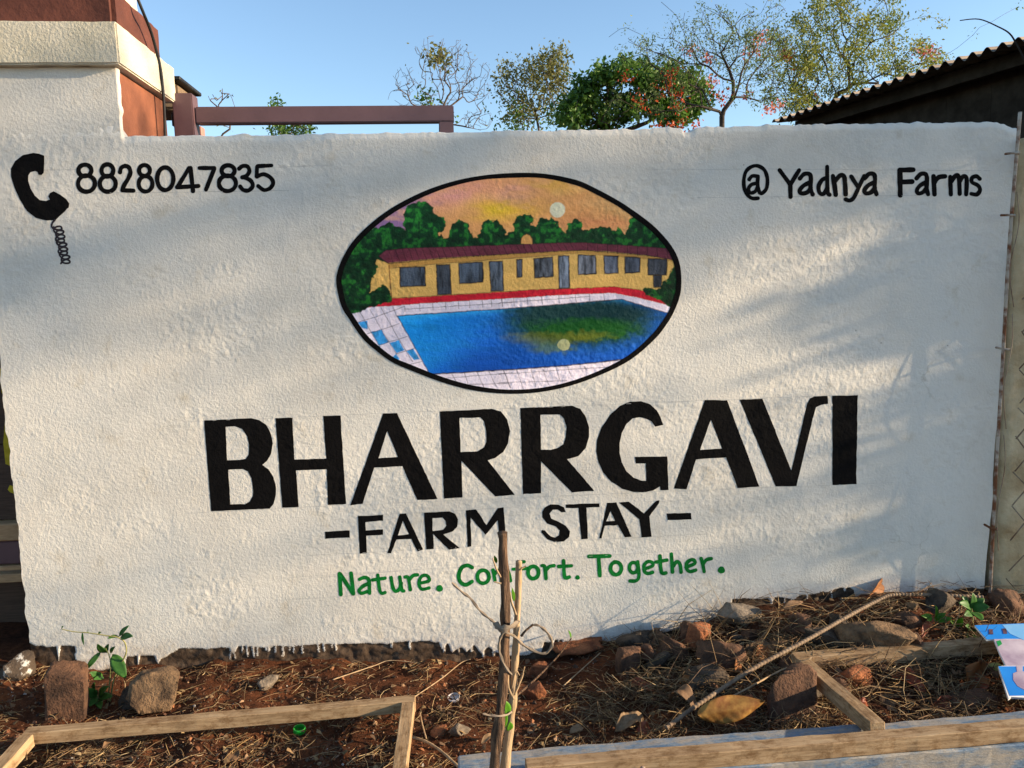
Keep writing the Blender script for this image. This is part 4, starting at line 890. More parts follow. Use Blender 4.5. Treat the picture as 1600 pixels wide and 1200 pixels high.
strip('band', [(754, 1115, -.845), (765, 1118, -.842), (780, 1119, -.842), (792, 1117, -.83), (800, 1112, -.81)], .007, -.84, '', parent=tape)

# ------------------------------------------------------------------ stones, bricks, leaves, weeds and litter on the bed
M['rock'] = simple('earth_stained_stone', (.055, .034, .02), (.21, .13, .07), 26, .95, 110, .007)
M['rockd'] = simple('dark_dusty_stone', (.03, .022, .016), (.105, .078, .055), 28, .95, 110, .007)
M['rockg'] = simple('grey_stone', (.10, .08, .06), (.25, .20, .15), 28, .95, 110, .006)
M['brick'] = simple('broken_red_brick', (.12, .042, .02), (.34, .125, .05), 24, .95, 110, .008)
M['brickd'] = simple('dusty_brown_brick', (.05, .027, .017), (.15, .075, .042), 24, .95, 110, .007)
M['splat'] = simple('white_splashed_stone', (.07, .05, .035), (.5, .48, .44), 40, .95, 80, .005, lo=.56, hi=.66)
def stone_bm(dim, seed, cuts=5, sub=4, amp=.07, blocky=.35):
    bm = bmesh.new(); bmesh.ops.create_icosphere(bm, subdivisions=sub, radius=1)
    rr = np.random.RandomState(seed)
    p = np.array([v.co for v in bm.verts]); p = np.sign(p)*np.abs(p)**(1-blocky)
    for _ in range(max(1, cuts+4)):
        n = rr.randn(3); n /= np.linalg.norm(n); d = rr.uniform(.52, .86)
        e = np.clip(p@n-d, 0, None); p = p-e[:, None]*n*.97
    q = p*1.6+seed
    k = amp*fbm(q[:, 0]+q[:, 2]*.7, q[:, 1]-q[:, 2]*.9, seed, 4)+.035*fbm(q[:, 0]*5+q[:, 2]*4, q[:, 1]*5-q[:, 2]*4.3, seed+9, 3)
    p = p*(1+k)[:, None]*np.array(dim)*.5
    for v, c in zip(bm.verts, p): v.co = c
    return bm
def ground_at(x, y): return gz(x, y)
def put(o, x, y, sink, rot, dimz):
    o.rotation_euler = rot; bpy.context.view_layer.update()
    co = np.array([o.matrix_world.to_3x3()@v.co for v in o.data.vertices]); lo_ = co[:, 2].min()
    o.location = (x, y, ground_at(x, y)-lo_-sink)
PXM = .00165
def stone(px, py, w, h, d, mat, seed, label, rot=(0, 0, 0), sink=.018, group=None, cat='stone', cuts=5, blocky=.35, amp=.07, name='stone', splash=False):
    """px, py: foot of the thing in the photo; w,h,d sizes in photo pixels"""
    p = G(px, py); sc = PXM*(2.2+p[1])/1.75 if p[1] > -1 else PXM
    dim = np.array([w, d, h])*sc
    o = bm_obj(name, stone_bm(dim*1.12, seed, cuts, 4, amp, blocky), mat, smooth_=True, label=label, cat=cat, group=group)
    for pl_ in o.data.polygons: pl_.use_smooth = True
    y = min(p[1]+dim[1]*.35, -dim[1]*.5-.01)
    put(o, p[0], y, sink, rot, dim[2]); return o
stone(28, 1060, 46, 38, 44, M['splat'], 3, 'rounded stone splashed with white paint at foot of the gate pillar', rot=(.1, .2, .4))
stone(99, 1124, 46, 78, 46, M['brickd'], 5, 'upright reddish brown block beside the small weed', sink=.03, rot=(0, .05, .25), cat='block', cuts=-2, blocky=.68, amp=.03)
stone(240, 1118, 70, 64, 58, M['rock'], 8, 'large rounded brown stone beside the small weed', sink=.03, rot=(0, .1, .5), cuts=6)
stone(205, 1108, 32, 40, 30, M['rockd'], 9, 'dark stone leaning on the large rounded brown stone', rot=(.2, 0, .1))
stone(414, 1078, 32, 28, 26, M['rockg'], 11, 'small pale grey stone lying under the painted drips', rot=(.1, .3, .2))
stone(720, 1150, 34, 24, 20, M['rockg'], 13, 'thin grey stone shard tilted on loose soil', rot=(.9, .5, .3), cuts=7, sink=.004)
stone(690, 1148, 30, 16, 24, M['brick'], 14, 'small reddish clod below the tilted grey shard', rot=(0, 0, .6))
stone(988, 1052, 36, 36, 30, M['brickd'], 17, 'small square brown brick piece at the edge of rubble', cat='brick', cuts=-2, blocky=.68, amp=.03, rot=(.05, .05, .1), name='brick_piece')
stone(1002, 1016, 64, 34, 36, M['rockd'], 19, 'dark flat stone against the wall above the brown brick piece', rot=(.1, .1, .2))
stone(1095, 1012, 52, 44, 40, M['brick'], 23, 'bright orange broken brick lump against the wall', rot=(.3, .4, .7), cat='brick', cuts=7, blocky=.5, name='brick_piece')
stone(1062, 1040, 56, 36, 44, M['brickd'], 27, 'brown rubble lump just below the orange brick', rot=(.1, .2, .3), cuts=6)
stone(1160, 978, 62, 34, 34, M['rockg'], 29, 'pale stone with white paint specks at the wall foot', rot=(0, .2, -.1))
stone(1128, 1050, 76, 50, 54, M['brickd'], 31, 'broad brown stone in the middle of rubble', rot=(.2, .15, .5))
stone(1106, 1082, 66, 34, 50, M['rockd'], 33, 'low dark stone below the rebar', rot=(0, 0, .2))
stone(1162, 1142, 54, 46, 40, M['brick'], 37, 'crumbly orange clod behind the large yellow leaf', rot=(.3, .1, .4), cat='clod', amp=.16, cuts=3, name='clod')
stone(1236, 1128, 74, 78, 34, M['brickd'], 41, 'brown brick standing on edge beside the frame corner', rot=(-.25, .06, .08), cat='brick', cuts=-2, blocky=.7, amp=.03, name='brick_piece')
stone(1386, 992, 118, 62, 48, M['rock'], 43, 'big angular stone beside the weed, under the rebar', rot=(.1, .12, -.2), cuts=8)
stone(1425, 975, 36, 26, 32, M['brickd'], 45, 'low brown stone behind the big angular stone', rot=(.1, 0, .3))
stone(1346, 1080, 66, 36, 46, M['brick'], 47, 'jagged reddish brick piece inside the timber frame', rot=(.1, .2, .4), cat='brick', cuts=7, name='brick_piece')
stone(1368, 1046, 40, 20, 30, M['rockd'], 49, 'small dark stone behind the frame batten', rot=(0, 0, .7))
stone(1526, 1112, 62, 34, 34, M['brickd'], 51, 'brown brick half under the printed board', rot=(0, .05, .15), cat='brick', cuts=-2, blocky=.68, amp=.03, name='brick_piece')
stone(1436, 990, 34, 40, 28, M['brickd'], 53, 'reddish brown stone tucked behind the weed', rot=(.2, .1, .5))
stone(1300, 1014, 70, 30, 46, M['rockd'], 55, 'dark stone half buried in straw above the frame corner', rot=(0, .1, .2))
stone(1255, 985, 54, 32, 40, M['brickd'], 57, 'brown stone half buried in straw under the rebar', rot=(.1, 0, .6))
stone(1190, 1022, 40, 26, 30, M['rock'], 58, 'tan stone between rebar and wall', rot=(.3, 0, .3))
stone(840, 1062, 40, 26, 30, M['brick'], 59, 'reddish clod just behind the sapling stem', cat='clod', amp=.16, rot=(0, .2, .3), name='clod')
stone(836, 1094, 30, 34, 22, M['brick'], 60, 'upright orange lump right beside the sapling stem', cat='clod', rot=(.1, .2, .1), name='clod')
stone(1480, 960, 50, 34, 40, M['rockd'], 61, 'dark stone under the weed by the fence', rot=(.1, 0, .2))
stone(1585, 968, 60, 44, 40, M['brickd'], 62, 'brown stone at the foot of chain link fence', rot=(0, .1, .1))

rsx = np.random.RandomState(5)
for k in range(18):
    x_ = rsx.uniform(985, 1560); y_ = rsx.uniform(985, 1105) if x_ < 1230 else (rsx.uniform(955, 985) if rsx.rand() < .5 else rsx.uniform(1055, 1105)); w_ = rsx.uniform(18, 40)
    stone(x_, y_, w_, w_*rsx.uniform(.5, .9), w_*rsx.uniform(.6, 1), [M['brickd'], M['rockd'], M['rock'], M['brickd']][k % 4], 200+k, 'small %s rubble stone half buried in the straw heap' % ['brick brown', 'dark grey', 'tan', 'brick brown'][k % 4], rot=(rsx.uniform(-.5, .5), rsx.uniform(-.5, .5), rsx.uniform(0, 3)), group='small rubble stones in the straw heap', sink=.008)

# curved terracotta shard
V = []; F = []; p0 = G(906, 1030); nA, nB = 9, 9
for i in range(nA):
    for j in range(nB):
        a = (i/(nA-1)-.5)*1.5; q = j/(nB-1)-.5
        wd = .125*(1-.35*abs(i/(nA-1)-.45))
        V.append(Vector((p0[0]+wd*q*1.15+.01*math.sin(i*1.7), p0[1]+.035+.055*math.sin(a), p0[2]+.012+.05*math.cos(a)-.025+.012*q+.004*math.sin(i*2.3+j))))
n_ = len(V); F = [tuple(f) for f in grid_faces(nA, nB)]; V2 = [v-Vector((0, 0, .007)) for v in V]
rim = [i*nB for i in range(nA)]+[(nA-1)*nB+j for j in range(1, nB)]+[i*nB+nB-1 for i in range(nA-2, -1, -1)]+[j for j in range(nB-2, 0, -1)]
F += [tuple(reversed([int(q)+n_ for q in f])) for f in F[:(nA-1)*(nB-1)]]+[(rim[k], rim[(k+1) % len(rim)], rim[(k+1) % len(rim)]+n_, rim[k]+n_) for k in range(len(rim))]
mesh_obj('tile_shard', V+V2, F, M['brick'], smooth_=True, label='curved terracotta roof tile shard leaning on the wall foot', cat='tile')

# caps and fruit
M['greencap'] = simple('green_plastic', (.01, .26, .02), (.015, .32, .03), 20, .35, bdist=0, spec=.5)
M['clearcap'] = simple('milky_plastic', (.50, .44, .42), (.6, .54, .52), 20, .3, bdist=0, spec=.5)
M['fruit'] = simple('pale_green_fruit', (.42, .46, .14), (.55, .56, .22), 12, .5, 60, .0006)
def cap_obj(name, p, r, hgt, mat, tilt, **k):
    prof = [(r*.98, 0), (r, .1*hgt), (r, hgt*.92), (r*.96, hgt), (r*.86, hgt), (r*.84, hgt*.9), (r*.84, hgt*.25), (0.0005, hgt*.22)]
    n = 24; V = []; F = []
    for (a, z) in prof:
        for i in range(n):
            w = 2*math.pi*i/n; rr = a*(1+(.02 if (i % 2 and a > r*.97) else 0)); V.append((rr*math.cos(w), rr*math.sin(w), z))
    for q in range(len(prof)-1):
        for i in range(n): F.append((q*n+i, q*n+(i+1) % n, (q+1)*n+(i+1) % n, (q+1)*n+i))
    F.append(tuple(reversed(range(n)))); F.append(tuple((len(prof)-1)*n+i for i in range(n)))
    o = mesh_obj(name, V, F, mat, **k); o.rotation_euler = tilt; o.location = (p[0], p[1], p[2]+.001); return o
cap_obj('bottle_cap', G(468, 1144), .0150, .012, M['greencap'], (.08, .05, 0), label='bright green plastic bottle cap on red soil inside timber frame', cat='bottle cap')
cap_obj('bottle_cap', G(709, 1092), .0165, .006, M['clearcap'], (.15, -.1, 0), label='milky clear plastic lid on soil behind timber frame', cat='lid')
fo = G(1556, 1046); bm = bmesh.new(); bmesh.ops.create_uvsphere(bm, u_segments=20, v_segments=12, radius=.016)
for v_ in bm.verts: v_.co.x *= 1.25; v_.co.z *= .92
o = bm_obj('fruit', bm, M['fruit'], smooth_=True, label='small pale green fruit lying beside the printed board', cat='fruit'); o.location = (fo[0], fo[1], fo[2]+.014)

# dry leaves
M['leafy'] = leaf_mat('dry_yellow_leaf', (.24, .095, .025), (.50, .28, .07), .3, .7, 26)
M['leafo'] = leaf_mat('dry_orange_leaf', (.26, .095, .03), (.40, .17, .055), .25, .6, 22)
M['leafp'] = leaf_mat('dry_pale_leaf', (.20, .125, .065), (.36, .24, .135), .25, .7, 40)
M['leafb'] = leaf_mat('dry_brown_leaf', (.13, .075, .04), (.24, .14, .075), .2, .7, 22)
M['leafr'] = leaf_mat('dry_red_leaf', (.26, .06, .03), (.38, .11, .05), .25, .5, 22)
def dry_leaf(a, b, wpx, mat, label, lift=(.012, .012), nrm_=(0, -.6, 1), curl=.2, fold=.35, wav=.12, seed=0, vein=.008):
    A = G(*a); A[2] += lift[0]
    Bp = G(*b); Bp[2] += lift[1]
    V_, F_ = leaf_geo(A, Bp, wpx*PXM, nrm_, curl, fold, 41, 13, .8, wav, seed, vein)
    o = mesh_obj('dry_leaf', V_, F_, mat, smooth_=True, label=label, cat='leaf'); return o
dry_leaf((1090, 1166), (1194, 1148), 36, M['leafy'], 'large golden yellow dry leaf lying on the blue board', (.078, .082), (.15, -1, .5), .10, -.42, .10, 1, .010)
dry_leaf((962, 1158), (1006, 1142), 24, M['leafp'], 'pale curled dry leaf just behind the blue board', (.03, .03), (-.5, -.6, .8), .35, .6, .2, 2, .02)
dry_leaf((995, 1158), (1014, 1148), 18, M['leafr'], 'small reddish leaf fragment touching the pale curled leaf', (.03, .02), (0, -.9, .6), .2, .3, .1, 3)
dry_leaf((1046, 1112), (1092, 1136), 26, M['leafb'], 'grey brown leaf curled into a hoop near the rebar', (.02, .02), (.2, -.5, 1), 1.4, .2, .05, 4)
dry_leaf((1178, 1036), (1198, 1012), 26, M['leafo'], 'orange brown dry leaf upright beside the rebar', (.008, .02), (-.4, -1, .2), .2, .3, .1, 5)
dry_leaf((1150, 1056), (1140, 1026), 26, M['leafo'], 'tan dry leaf standing below the broad brown stone', (.01, .03), (.5, -1, .2), .3, .4, .1, 6)
dry_leaf((1394, 1062), (1446, 1088), 30, M['leafr'], 'red brown folded leaf in straw inside the timber frame', (.012, .012), (.1, -.7, .8), .2, .6, .12, 7)
dry_leaf((1452, 1116), (1488, 1104), 26, M['leafr'], 'dull red leaf beside brick and blue board', (.012, .02), (0, -1, .5), .25, .4, .12, 8)
dry_leaf((1506, 1080), (1534, 1050), 34, M['leafo'], 'crumpled brown leaf upright beside the pale green fruit', (.004, .03), (-.3, -1, .3), .2, .6, .3, 9)
dry_leaf((1356, 932), (1374, 902), 22, M['leafo'], 'pointed tan leaf standing on straw against the white wall', (.0, .035), (.3, -1, .1), .2, .35, .1, 10)
dry_leaf((44, 1206), (26, 1176), 26, M['leafp'], 'pale dry leaf lying across the frame corner', (.03, .03), (.3, -1, .5), .15, .2, .08, 11)
dry_leaf((356, 1196), (374, 1176), 18, M['leafb'], 'brown leaf flat on soil inside the left timber frame', (.006, .006), (0, -.2, 1), .1, .1, .1, 12)
dry_leaf((1222, 968), (1254, 958), 14, M['leafb'], 'narrow brown leaf caught in straw by the wall', (.03, .035), (0, -.7, 1), .2, .3, .1, 13)
dry_leaf((985, 1075), (1022, 1085), 18, M['leafr'], 'dark reddish leaf below the small brick piece', (.012, .012), (0, -.6, 1), .2, .5, .2, 14)
dry_leaf((752, 1168), (770, 1158), 10, M['leafp'], 'small tan leaf curl beside the stake foot', (.01, .012), (0, -.6, 1), .5, .3, .1, 15)
dry_leaf((890, 1150), (912, 1143), 12, M['leafp'], 'small pale leaf flake on soil behind the board', (.008, .01), (0, -.5, 1), .3, .2, .1, 16)
dry_leaf((1310, 1062), (1302, 1046), 16, M['leafb'], 'small curled leaf beside the frame side batten', (.01, .02), (.4, -.9, .4), .3, .4, .1, 17)
dry_leaf((180, 1165), (160, 1175), 14, M['leafb'], 'small grey leaf under the left long batten', (.008, .01), (0, -.5, 1), .3, .3, .1, 18)
dry_leaf((1010, 1010), (1030, 998), 26, M['leafb'], 'dark crumpled leaf against the wall above the rubble', (.01, .03), (0, -1, .3), .3, .6, .35, 19)

for k in range(30):
    x_ = rsx.uniform(960, 1560); y_ = rsx.uniform(985, 1125) if x_ < 1230 else rsx.uniform(950, 1110); a_l = rsx.uniform(0, 6.28); ln = rsx.uniform(12, 30)
    if y_ > 1128-.08*(x_-900)*.5: y_ -= 30
    dry_leaf((x_, y_), (x_+ln*math.cos(a_l), y_+ln*.5*math.sin(a_l)), rsx.uniform(8, 18), [M['leafb'], M['leafo'], M['leafb'], M['leafp'], M['leafr']][k % 5], 'small curled %s dry leaf lying among the straw and rubble' % ['dark brown', 'orange', 'dark brown', 'pale tan', 'dull red'][k % 5], (rsx.uniform(.008, .03), rsx.uniform(.008, .03)), (rsx.uniform(-.6, .6), -.6, 1), rsx.uniform(-.2, .5), rsx.uniform(.1, .7), .2, 30+k)['group'] = 'small dry leaves in the straw heap'

# rebar and twigs
M['rebar'] = simple('rusty_rebar', (.13, .085, .055), (.24, .17, .11), 40, .75, bdist=0)
rb = [np.append(G(x, y)[:2], 0)+np.array([0, 0, z]) for x, y, z in ((1040, 1142, .03), (1095, 1100, .05), (1180, 1048, .085), (1260, 1006, .11), (1330, 966, .125), (1385, 946, .13))]
rb = []
for x, y, z in ((1040, 1138, .035), (1095, 1098, .06), (1180, 1043, .09), (1260, 1000, .115), (1330, 960, .135), (1372, 938, .14), (1392, 930, .14), (1420, 929, .135), (1470, 930, .13), (1535, 933, .12)):
    q = on_z(x, y, z); rb.append((q[0], min(q[1], -.016), q[2]))
C_ = spline(rb, 60); seg = np.linalg.norm(np.diff(C_, axis=0), axis=1).cumsum(); seg = np.insert(seg, 0, 0)
V_, F_ = tube_geo(C_, [.0046+.0018*max(0, math.sin(2*math.pi*s/.0115)) for s in seg], 10)
mesh_obj('rebar', V_, F_, M['rebar'], smooth_=True, label='rusty ribbed steel bar bent across the rubble towards the fence', cat='rebar')
def twig(P, r0, r1, mat, label, n=6, seed=0):
    Q = []
    for x, y, l in P: q = G(x, y); q2 = on_z(x, y, q[2]+l); Q.append((q2[0], min(q2[1], -.008), q2[2]))
    C_ = spline(Q, 7); V_, F_ = tube_geo(C_, [(r0+(r1-r0)*i/(len(C_)-1))*(1+.12*math.sin(i*1.9+seed)) for i in range(len(C_))], n)
    return mesh_obj('twig', V_, F_, mat, smooth_=True, label=label, cat='twig')
twig([(1094, 1112, .03), (1160, 1080, .04), (1215, 1050, .05), (1268, 1028, .05)], .0028, .0018, M['sap'], 'thin straight twig running alongside the rebar')
twig([(806, 1088, .05), (840, 1058, .05), (872, 1025, .06), (893, 997, .07)], .0032, .0018, M['stake'], 'slender brown twig leaning out from sapling towards wall', seed=2)
V_, F_ = leaf_geo(on_z(892, 997, gz(.33, -.06)+.07), on_z(888, 984, gz(.33, -.06)+.075), .008, (.2, -1, .2), .1, .1)
gb_ = mesh_obj('bud_leaf', V_, F_, M['freshleaf'], smooth_=True); adopt(gb_, bpy.data.objects['twig.001'])
twig([(646, 1152, .02), (668, 1160, .03), (692, 1176, .035), (722, 1204, .04), (735, 1220, .045)], .0034, .0028, M['sap'], 'pale yellow twig beside the right end of timber frame', seed=3)
twig([(666, 1154, .03), (660, 1132, .04), (656, 1112, .05)], .0022, .0012, M['sap'], 'short upright yellow twig on the pale yellow twig', seed=4)
twig([(640, 1094, .01), (690, 1060, .02), (720, 1036, .02), (735, 1030, .02)], .0016, .001, M['sap'], 'thin straw coloured twig rising from the frame corner', seed=5)
twig([(520, 1062, .01), (585, 1040, .015), (610, 1032, .02), (655, 1036, .015)], .0016, .001, M['sap'], 'thin bent twig lying under the paint drips', seed=6)
twig([(1030, 1008, .01), (1022, 990, .06), (1018, 974, .1)], .0011, .0007, M['sap'], 'short straw sticking up against wall by dark stone', seed=7)
twig([(880, 1072, .01), (910, 1045, .02), (938, 1020, .03)], .0018, .0012, M['sap'], 'pale twig below the terracotta tile shard', seed=8)

# weeds
M['weed'] = leaf_mat('weed_leaf', (.035, .11, .02), (.07, .19, .035), .3, .45, 30)
M['weedb'] = leaf_mat('bright_weed_leaf', (.07, .20, .015), (.13, .30, .03), .4, .45, 30)
M['stem'] = simple('weed_stem', (.16, .17, .05), (.26, .24, .09), 30, .7, bdist=0)
def weed(label, root_px, Y, stems, leaves, mat, name='weed'):
    rp = G(*root_px); w = thing(name, label, 'weed', (rp[0], rp[1], rp[2]))
    for P, r in stems:
        Q = [on_y(x, y, Y+dy) for x, y, dy in P]; V_, F_ = tube_geo(spline(Q, 6), [r*(1-.5*i/(6*(len(Q)-1))) for i in range(6*(len(Q)-1)+1)], 6); adopt(mesh_obj('stem', V_, F_, M['stem'], smooth_=True), w)
    for i, (a, b, wd) in enumerate(leaves):
        V_, F_ = leaf_geo(on_y(a[0], a[1], Y+(a[2] if len(a) > 2 else 0)), on_y(b[0], b[1], Y+(b[2] if len(b) > 2 else -.015)), wd*.0017, (.3*math.sin(i*2.1), -.8, .7), .12, .2, 9, 5, .85)
        adopt(mesh_obj('leaf', V_, F_, mat, smooth_=True), w)
    return w
weed('small green leafy weed with arching stem between the block and rounded stone', (175, 1085), -.17,
     [([(172, 1096, 0), (178, 1062, 0), (188, 1040, -.01), (197, 1020, -.02), (195, 1004, -.02), (184, 996, -.02), (165, 993, -.02), (140, 989, -.02), (115, 987, -.02), (97, 983, -.02)], .0022), ([(168, 1098, 0), (172, 1060, 0), (172, 1030, -.01), (165, 1012, -.01)], .002), ([(160, 1098, 0), (152, 1086, -.02)], .002), ([(170, 1060, 0), (178, 1048, 0), (186, 1058, -.02)], .0015)],
     [((176, 1022), (197, 1060, -.03), 20), ((158, 1018), (133, 1048, -.01), 9), ((166, 1020), (152, 1006, -.02), 12), ((166, 1020), (170, 1006, -.01), 9), ((172, 1020), (180, 1010), 7), ((186, 994), (168, 998, -.03), 9), ((186, 994), (202, 977, -.01), 8), ((188, 996), (208, 994, -.03), 12), ((129, 988), (131, 1008), 4), ((96, 983), (99, 979), 6), ((138, 988), (138, 984), 5), ((153, 991), (158, 988), 5),
      ((152, 1088), (130, 1076, -.04), 14), ((152, 1088), (140, 1104, -.05), 13), ((154, 1088), (170, 1072, -.03), 14), ((155, 1090), (176, 1088, -.05), 13), ((153, 1092), (158, 1108, -.05), 12), ((150, 1084), (148, 1066, -.02), 13), ((160, 1060), (140, 1050, -.03), 12), ((162, 1058), (146, 1062, -.04), 9)], M['weed'])
weed('bright green seedling with pointed leaves beside the big angular stone', (1466, 1000), -.2,
     [([(1468, 1008, 0), (1464, 985, -.01), (1461, 968, -.02)], .0024), ([(1476, 1008, 0), (1490, 985, -.01), (1494, 978, -.02)], .002), ([(1472, 1008, 0), (1474, 995, -.02)], .0018)],
     [((1461, 968), (1439, 962, -.03), 12), ((1461, 968), (1462, 946, -.01), 11), ((1461, 970), (1488, 966, -.03), 12), ((1461, 966), (1448, 970, -.04), 8), ((1461, 966), (1478, 958, -.01), 9), ((1493, 980), (1504, 965, -.03), 13), ((1493, 980), (1484, 970, -.03), 11), ((1474, 995), (1464, 1000, -.04), 9), ((1474, 995), (1480, 986, -.03), 11), ((1476, 998), (1490, 992, -.04), 8)], M['weedb'])
weed('dark green broad leaved weed behind the printed board', (1525, 1000), -.22,
     [([(1520, 1010, 0), (1520, 970, 0), (1518, 950, 0)], .0026), ([(1514, 1010, 0), (1512, 990, -.02), (1516, 978, -.03)], .002)],
     [((1518, 950), (1498, 942, -.03), 16), ((1518, 950), (1520, 926, 0), 15), ((1518, 950), (1546, 948, -.03), 18), ((1518, 956), (1535, 970, -.05), 18), ((1518, 956), (1506, 962, -.05), 14), ((1520, 948), (1538, 935, 0), 14), ((1516, 946), (1502, 932, 0), 13), ((1516, 984), (1508, 978, -.04), 12), ((1516, 984), (1534, 986, -.05), 15), ((1514, 990), (1528, 1000, -.06), 14), ((1514, 990), (1510, 1004, -.06), 12)], M['weed'])

# countless straw, crumbs and leaf bits
mt, N, L, B = new_mat('dry_straw'); at = node(N, 'ShaderNodeVertexColor', layer_name='col'); L.new(at.outputs[0], B.inputs['Base Color']); B.inputs['Roughness'].default_value = .75; B.inputs['Specular IOR Level'].default_value = .2; M['straw'] = mt
rs = np.random.RandomState(99)
def density(px, py):
    d = .25+.75*smooth(860, 1000, px)
    d = np.maximum(d, .85*np.exp(-((px-250)/170)**2-((py-1175)/26)**2)); d = np.maximum(d, .5*np.exp(-((py-1045)/22)**2))
    clump = smooth(-.35, .45, fbm(px/55, py/28, 161, 3)); return d*(.12+1.0*clump)
SV = []; SF = []; SC = []
def straw(p, dirv, Ln, r, bend, col):
    d = np.array(dirv, float); d /= np.linalg.norm(d); s = np.cross(d, [0, 0, 1.]); s /= np.linalg.norm(s)+1e-9; u_ = np.cross(s, d)
    b0 = len(SV)
    for i, t in enumerate((0, .33, .66, 1)):
        c_ = p+d*Ln*(t-.5)+(s*bend[0]+u_*bend[1])*Ln*(4*t*(1-t)); rr = r*(1 if i < 3 else .45)
        for w in (0, 2.094, 4.189): SV.append(c_+rr*(s*math.cos(w)+u_*math.sin(w))); SC.append(col)
    for i in range(3):
        for k in range(3): a = b0+i*3+k; b = b0+i*3+(k+1) % 3; SF.append((a, b, b+3, a+3))
pal = np.array([(.40, .27, .13), (.30, .19, .095), (.22, .13, .07), (.48, .35, .19), (.14, .085, .05), (.34, .21, .09)])
def G_many(px, py):
    px = np.asarray(px, float); py = np.asarray(py, float); d = (px[:, None]-800)*AX_R+(py[:, None]-600)*AX_D+FPX*AX_F; z = np.zeros(len(px))
    for _ in range(8):
        p = CAM+d*((z-CAM[2])/d[:, 2])[:, None]; z = ground_h(p[:, 0], np.minimum(p[:, 1], -.005))
    p[:, 2] = z; return p
qx_ = rs.uniform(-60, 1660, 70000); qy_ = rs.uniform(925, 1225, 70000); kp = rs.rand(70000) < density(qx_, qy_); qx_ = qx_[kp][:13000]; qy_ = qy_[kp][:13000]
for p, px_ in zip(G_many(qx_, qy_), qx_):
    if p[1] > -.01 or p[2] > .2: continue
    heap = float(smooth(900, 1020, px_))*(p[1] > -.6); lift = rs.uniform(.001, .008)+heap*rs.uniform(0, .04)*(rs.rand() < .6)
    az = rs.uniform(0, math.pi*2); el = rs.normal(0, .13+.12*heap); Ln = np.clip(rs.lognormal(-3.05, .55), .012, .17)*(1 if heap else .8)
    col = pal[rs.randint(len(pal))]*rs.uniform(.22, 1.1)
    el_ok = min(abs(el), (lift+.01)/(Ln*.5))*np.sign(el)
    d_ = np.array([math.cos(az)*math.cos(el_ok), math.sin(az)*math.cos(el_ok), math.sin(el_ok)])
    if p[1]+abs(d_[1])*Ln*.5 > -.004: continue
    straw(np.array([p[0], p[1], p[2]+lift]), d_, Ln, rs.uniform(.0005, .0012), (rs.normal(0, .1), rs.normal(0, .05)), col)
for k in range(300):                                        # taller stalks poking out of the heap
    px_ = rs.uniform(1030, 1640); py_ = rs.uniform(940, 1110); p = G(px_, py_)
    if p[1] > -.05: p[1] = -.05
    Ln = rs.uniform(.07, .24); el = rs.uniform(.03, .35) if k > 90 else rs.uniform(.15, .9); az = rs.uniform(0, 6.28)
    d_ = np.array([math.cos(az)*math.cos(el), .35*math.sin(az)*math.cos(el), math.sin(el)])
    straw(np.array([p[0], p[1], p[2]+.5*Ln*math.sin(el)]), d_, Ln, rs.uniform(.0007, .0012), (rs.normal(0, .12), rs.normal(0, .1)), pal[rs.randint(len(pal))]*rs.uniform(.5, 1.3))
so = np_mesh('dry_straw', np.array(SV), np.array(SF), M['straw'], label='dry straw and thin stalks strewn over the soil and rubble', cat='straw', kind='stuff'); set_color(so, np.array(SC))
CV = []; CF = []; CC = []
tet = np.array([(1, 0, -.5), (-.5, .87, -.5), (-.5, -.87, -.5), (0, 0, .9), (.5, .6, .3), (-.7, 0, .35)])
from itertools import combinations
def crumb(p, r, flat, col):
    b0 = len(CV); a = rs.uniform(0, 6.28); q = tet*rs.uniform(.7, 1.3, (6, 3)); q[:, 2] *= flat
    ca, sa = math.cos(a), math.sin(a); q = np.stack([q[:, 0]*ca-q[:, 1]*sa, q[:, 0]*sa+q[:, 1]*ca, q[:, 2]], 1)
    tl_ = rs.normal(0, .35, 2); q[:, 2] += q[:, 0]*tl_[0]+q[:, 1]*tl_[1]
    for v_ in q: CV.append(p+v_*r); CC.append(col)
    for f in ((0, 1, 4), (0, 4, 3), (1, 5, 4), (4, 5, 3), (0, 3, 2), (2, 3, 5), (1, 2, 5), (0, 2, 1)): CF.append(tuple(b0+k for k in f))
cp = np.array([(.17, .065, .03), (.11, .05, .028), (.24, .10, .045), (.07, .042, .028), (.20, .13, .08), (.30, .18, .10), (.05, .032, .024)])
for p in G_many(rs.uniform(-60, 1660, 16000), rs.uniform(930, 1225, 16000)):
    if p[1] > -.006 or p[2] > .2: continue
    u_ = rs.rand(); r = rs.uniform(.0035, .009) if u_ < .10 else rs.uniform(.0012, .0035)
    col = cp[rs.randint(len(cp))]*rs.uniform(.5, 1.25); fl = rs.uniform(.25, .9)
    if u_ > .95: r = rs.uniform(.004, .0095); fl = rs.uniform(.08, .25); col = pal[rs.randint(len(pal))]*rs.uniform(.3, .8)
    if rs.rand() < .014 and u_ < .9: col = np.array((.45, .40, .34))*rs.uniform(.6, 1); r = min(r, .005)
    crumb(p+np.array([0, 0, r*.3+(.012 if u_ > .97 else 0)]), r, fl, col)
co_ = np_mesh('soil_crumbs', np.array(CV), np.array(CF), M['straw'], smooth_=False, label='soil crumbs, chips and leaf bits scattered over the bed', cat='soil', kind='stuff'); set_color(co_, np.array(CC))

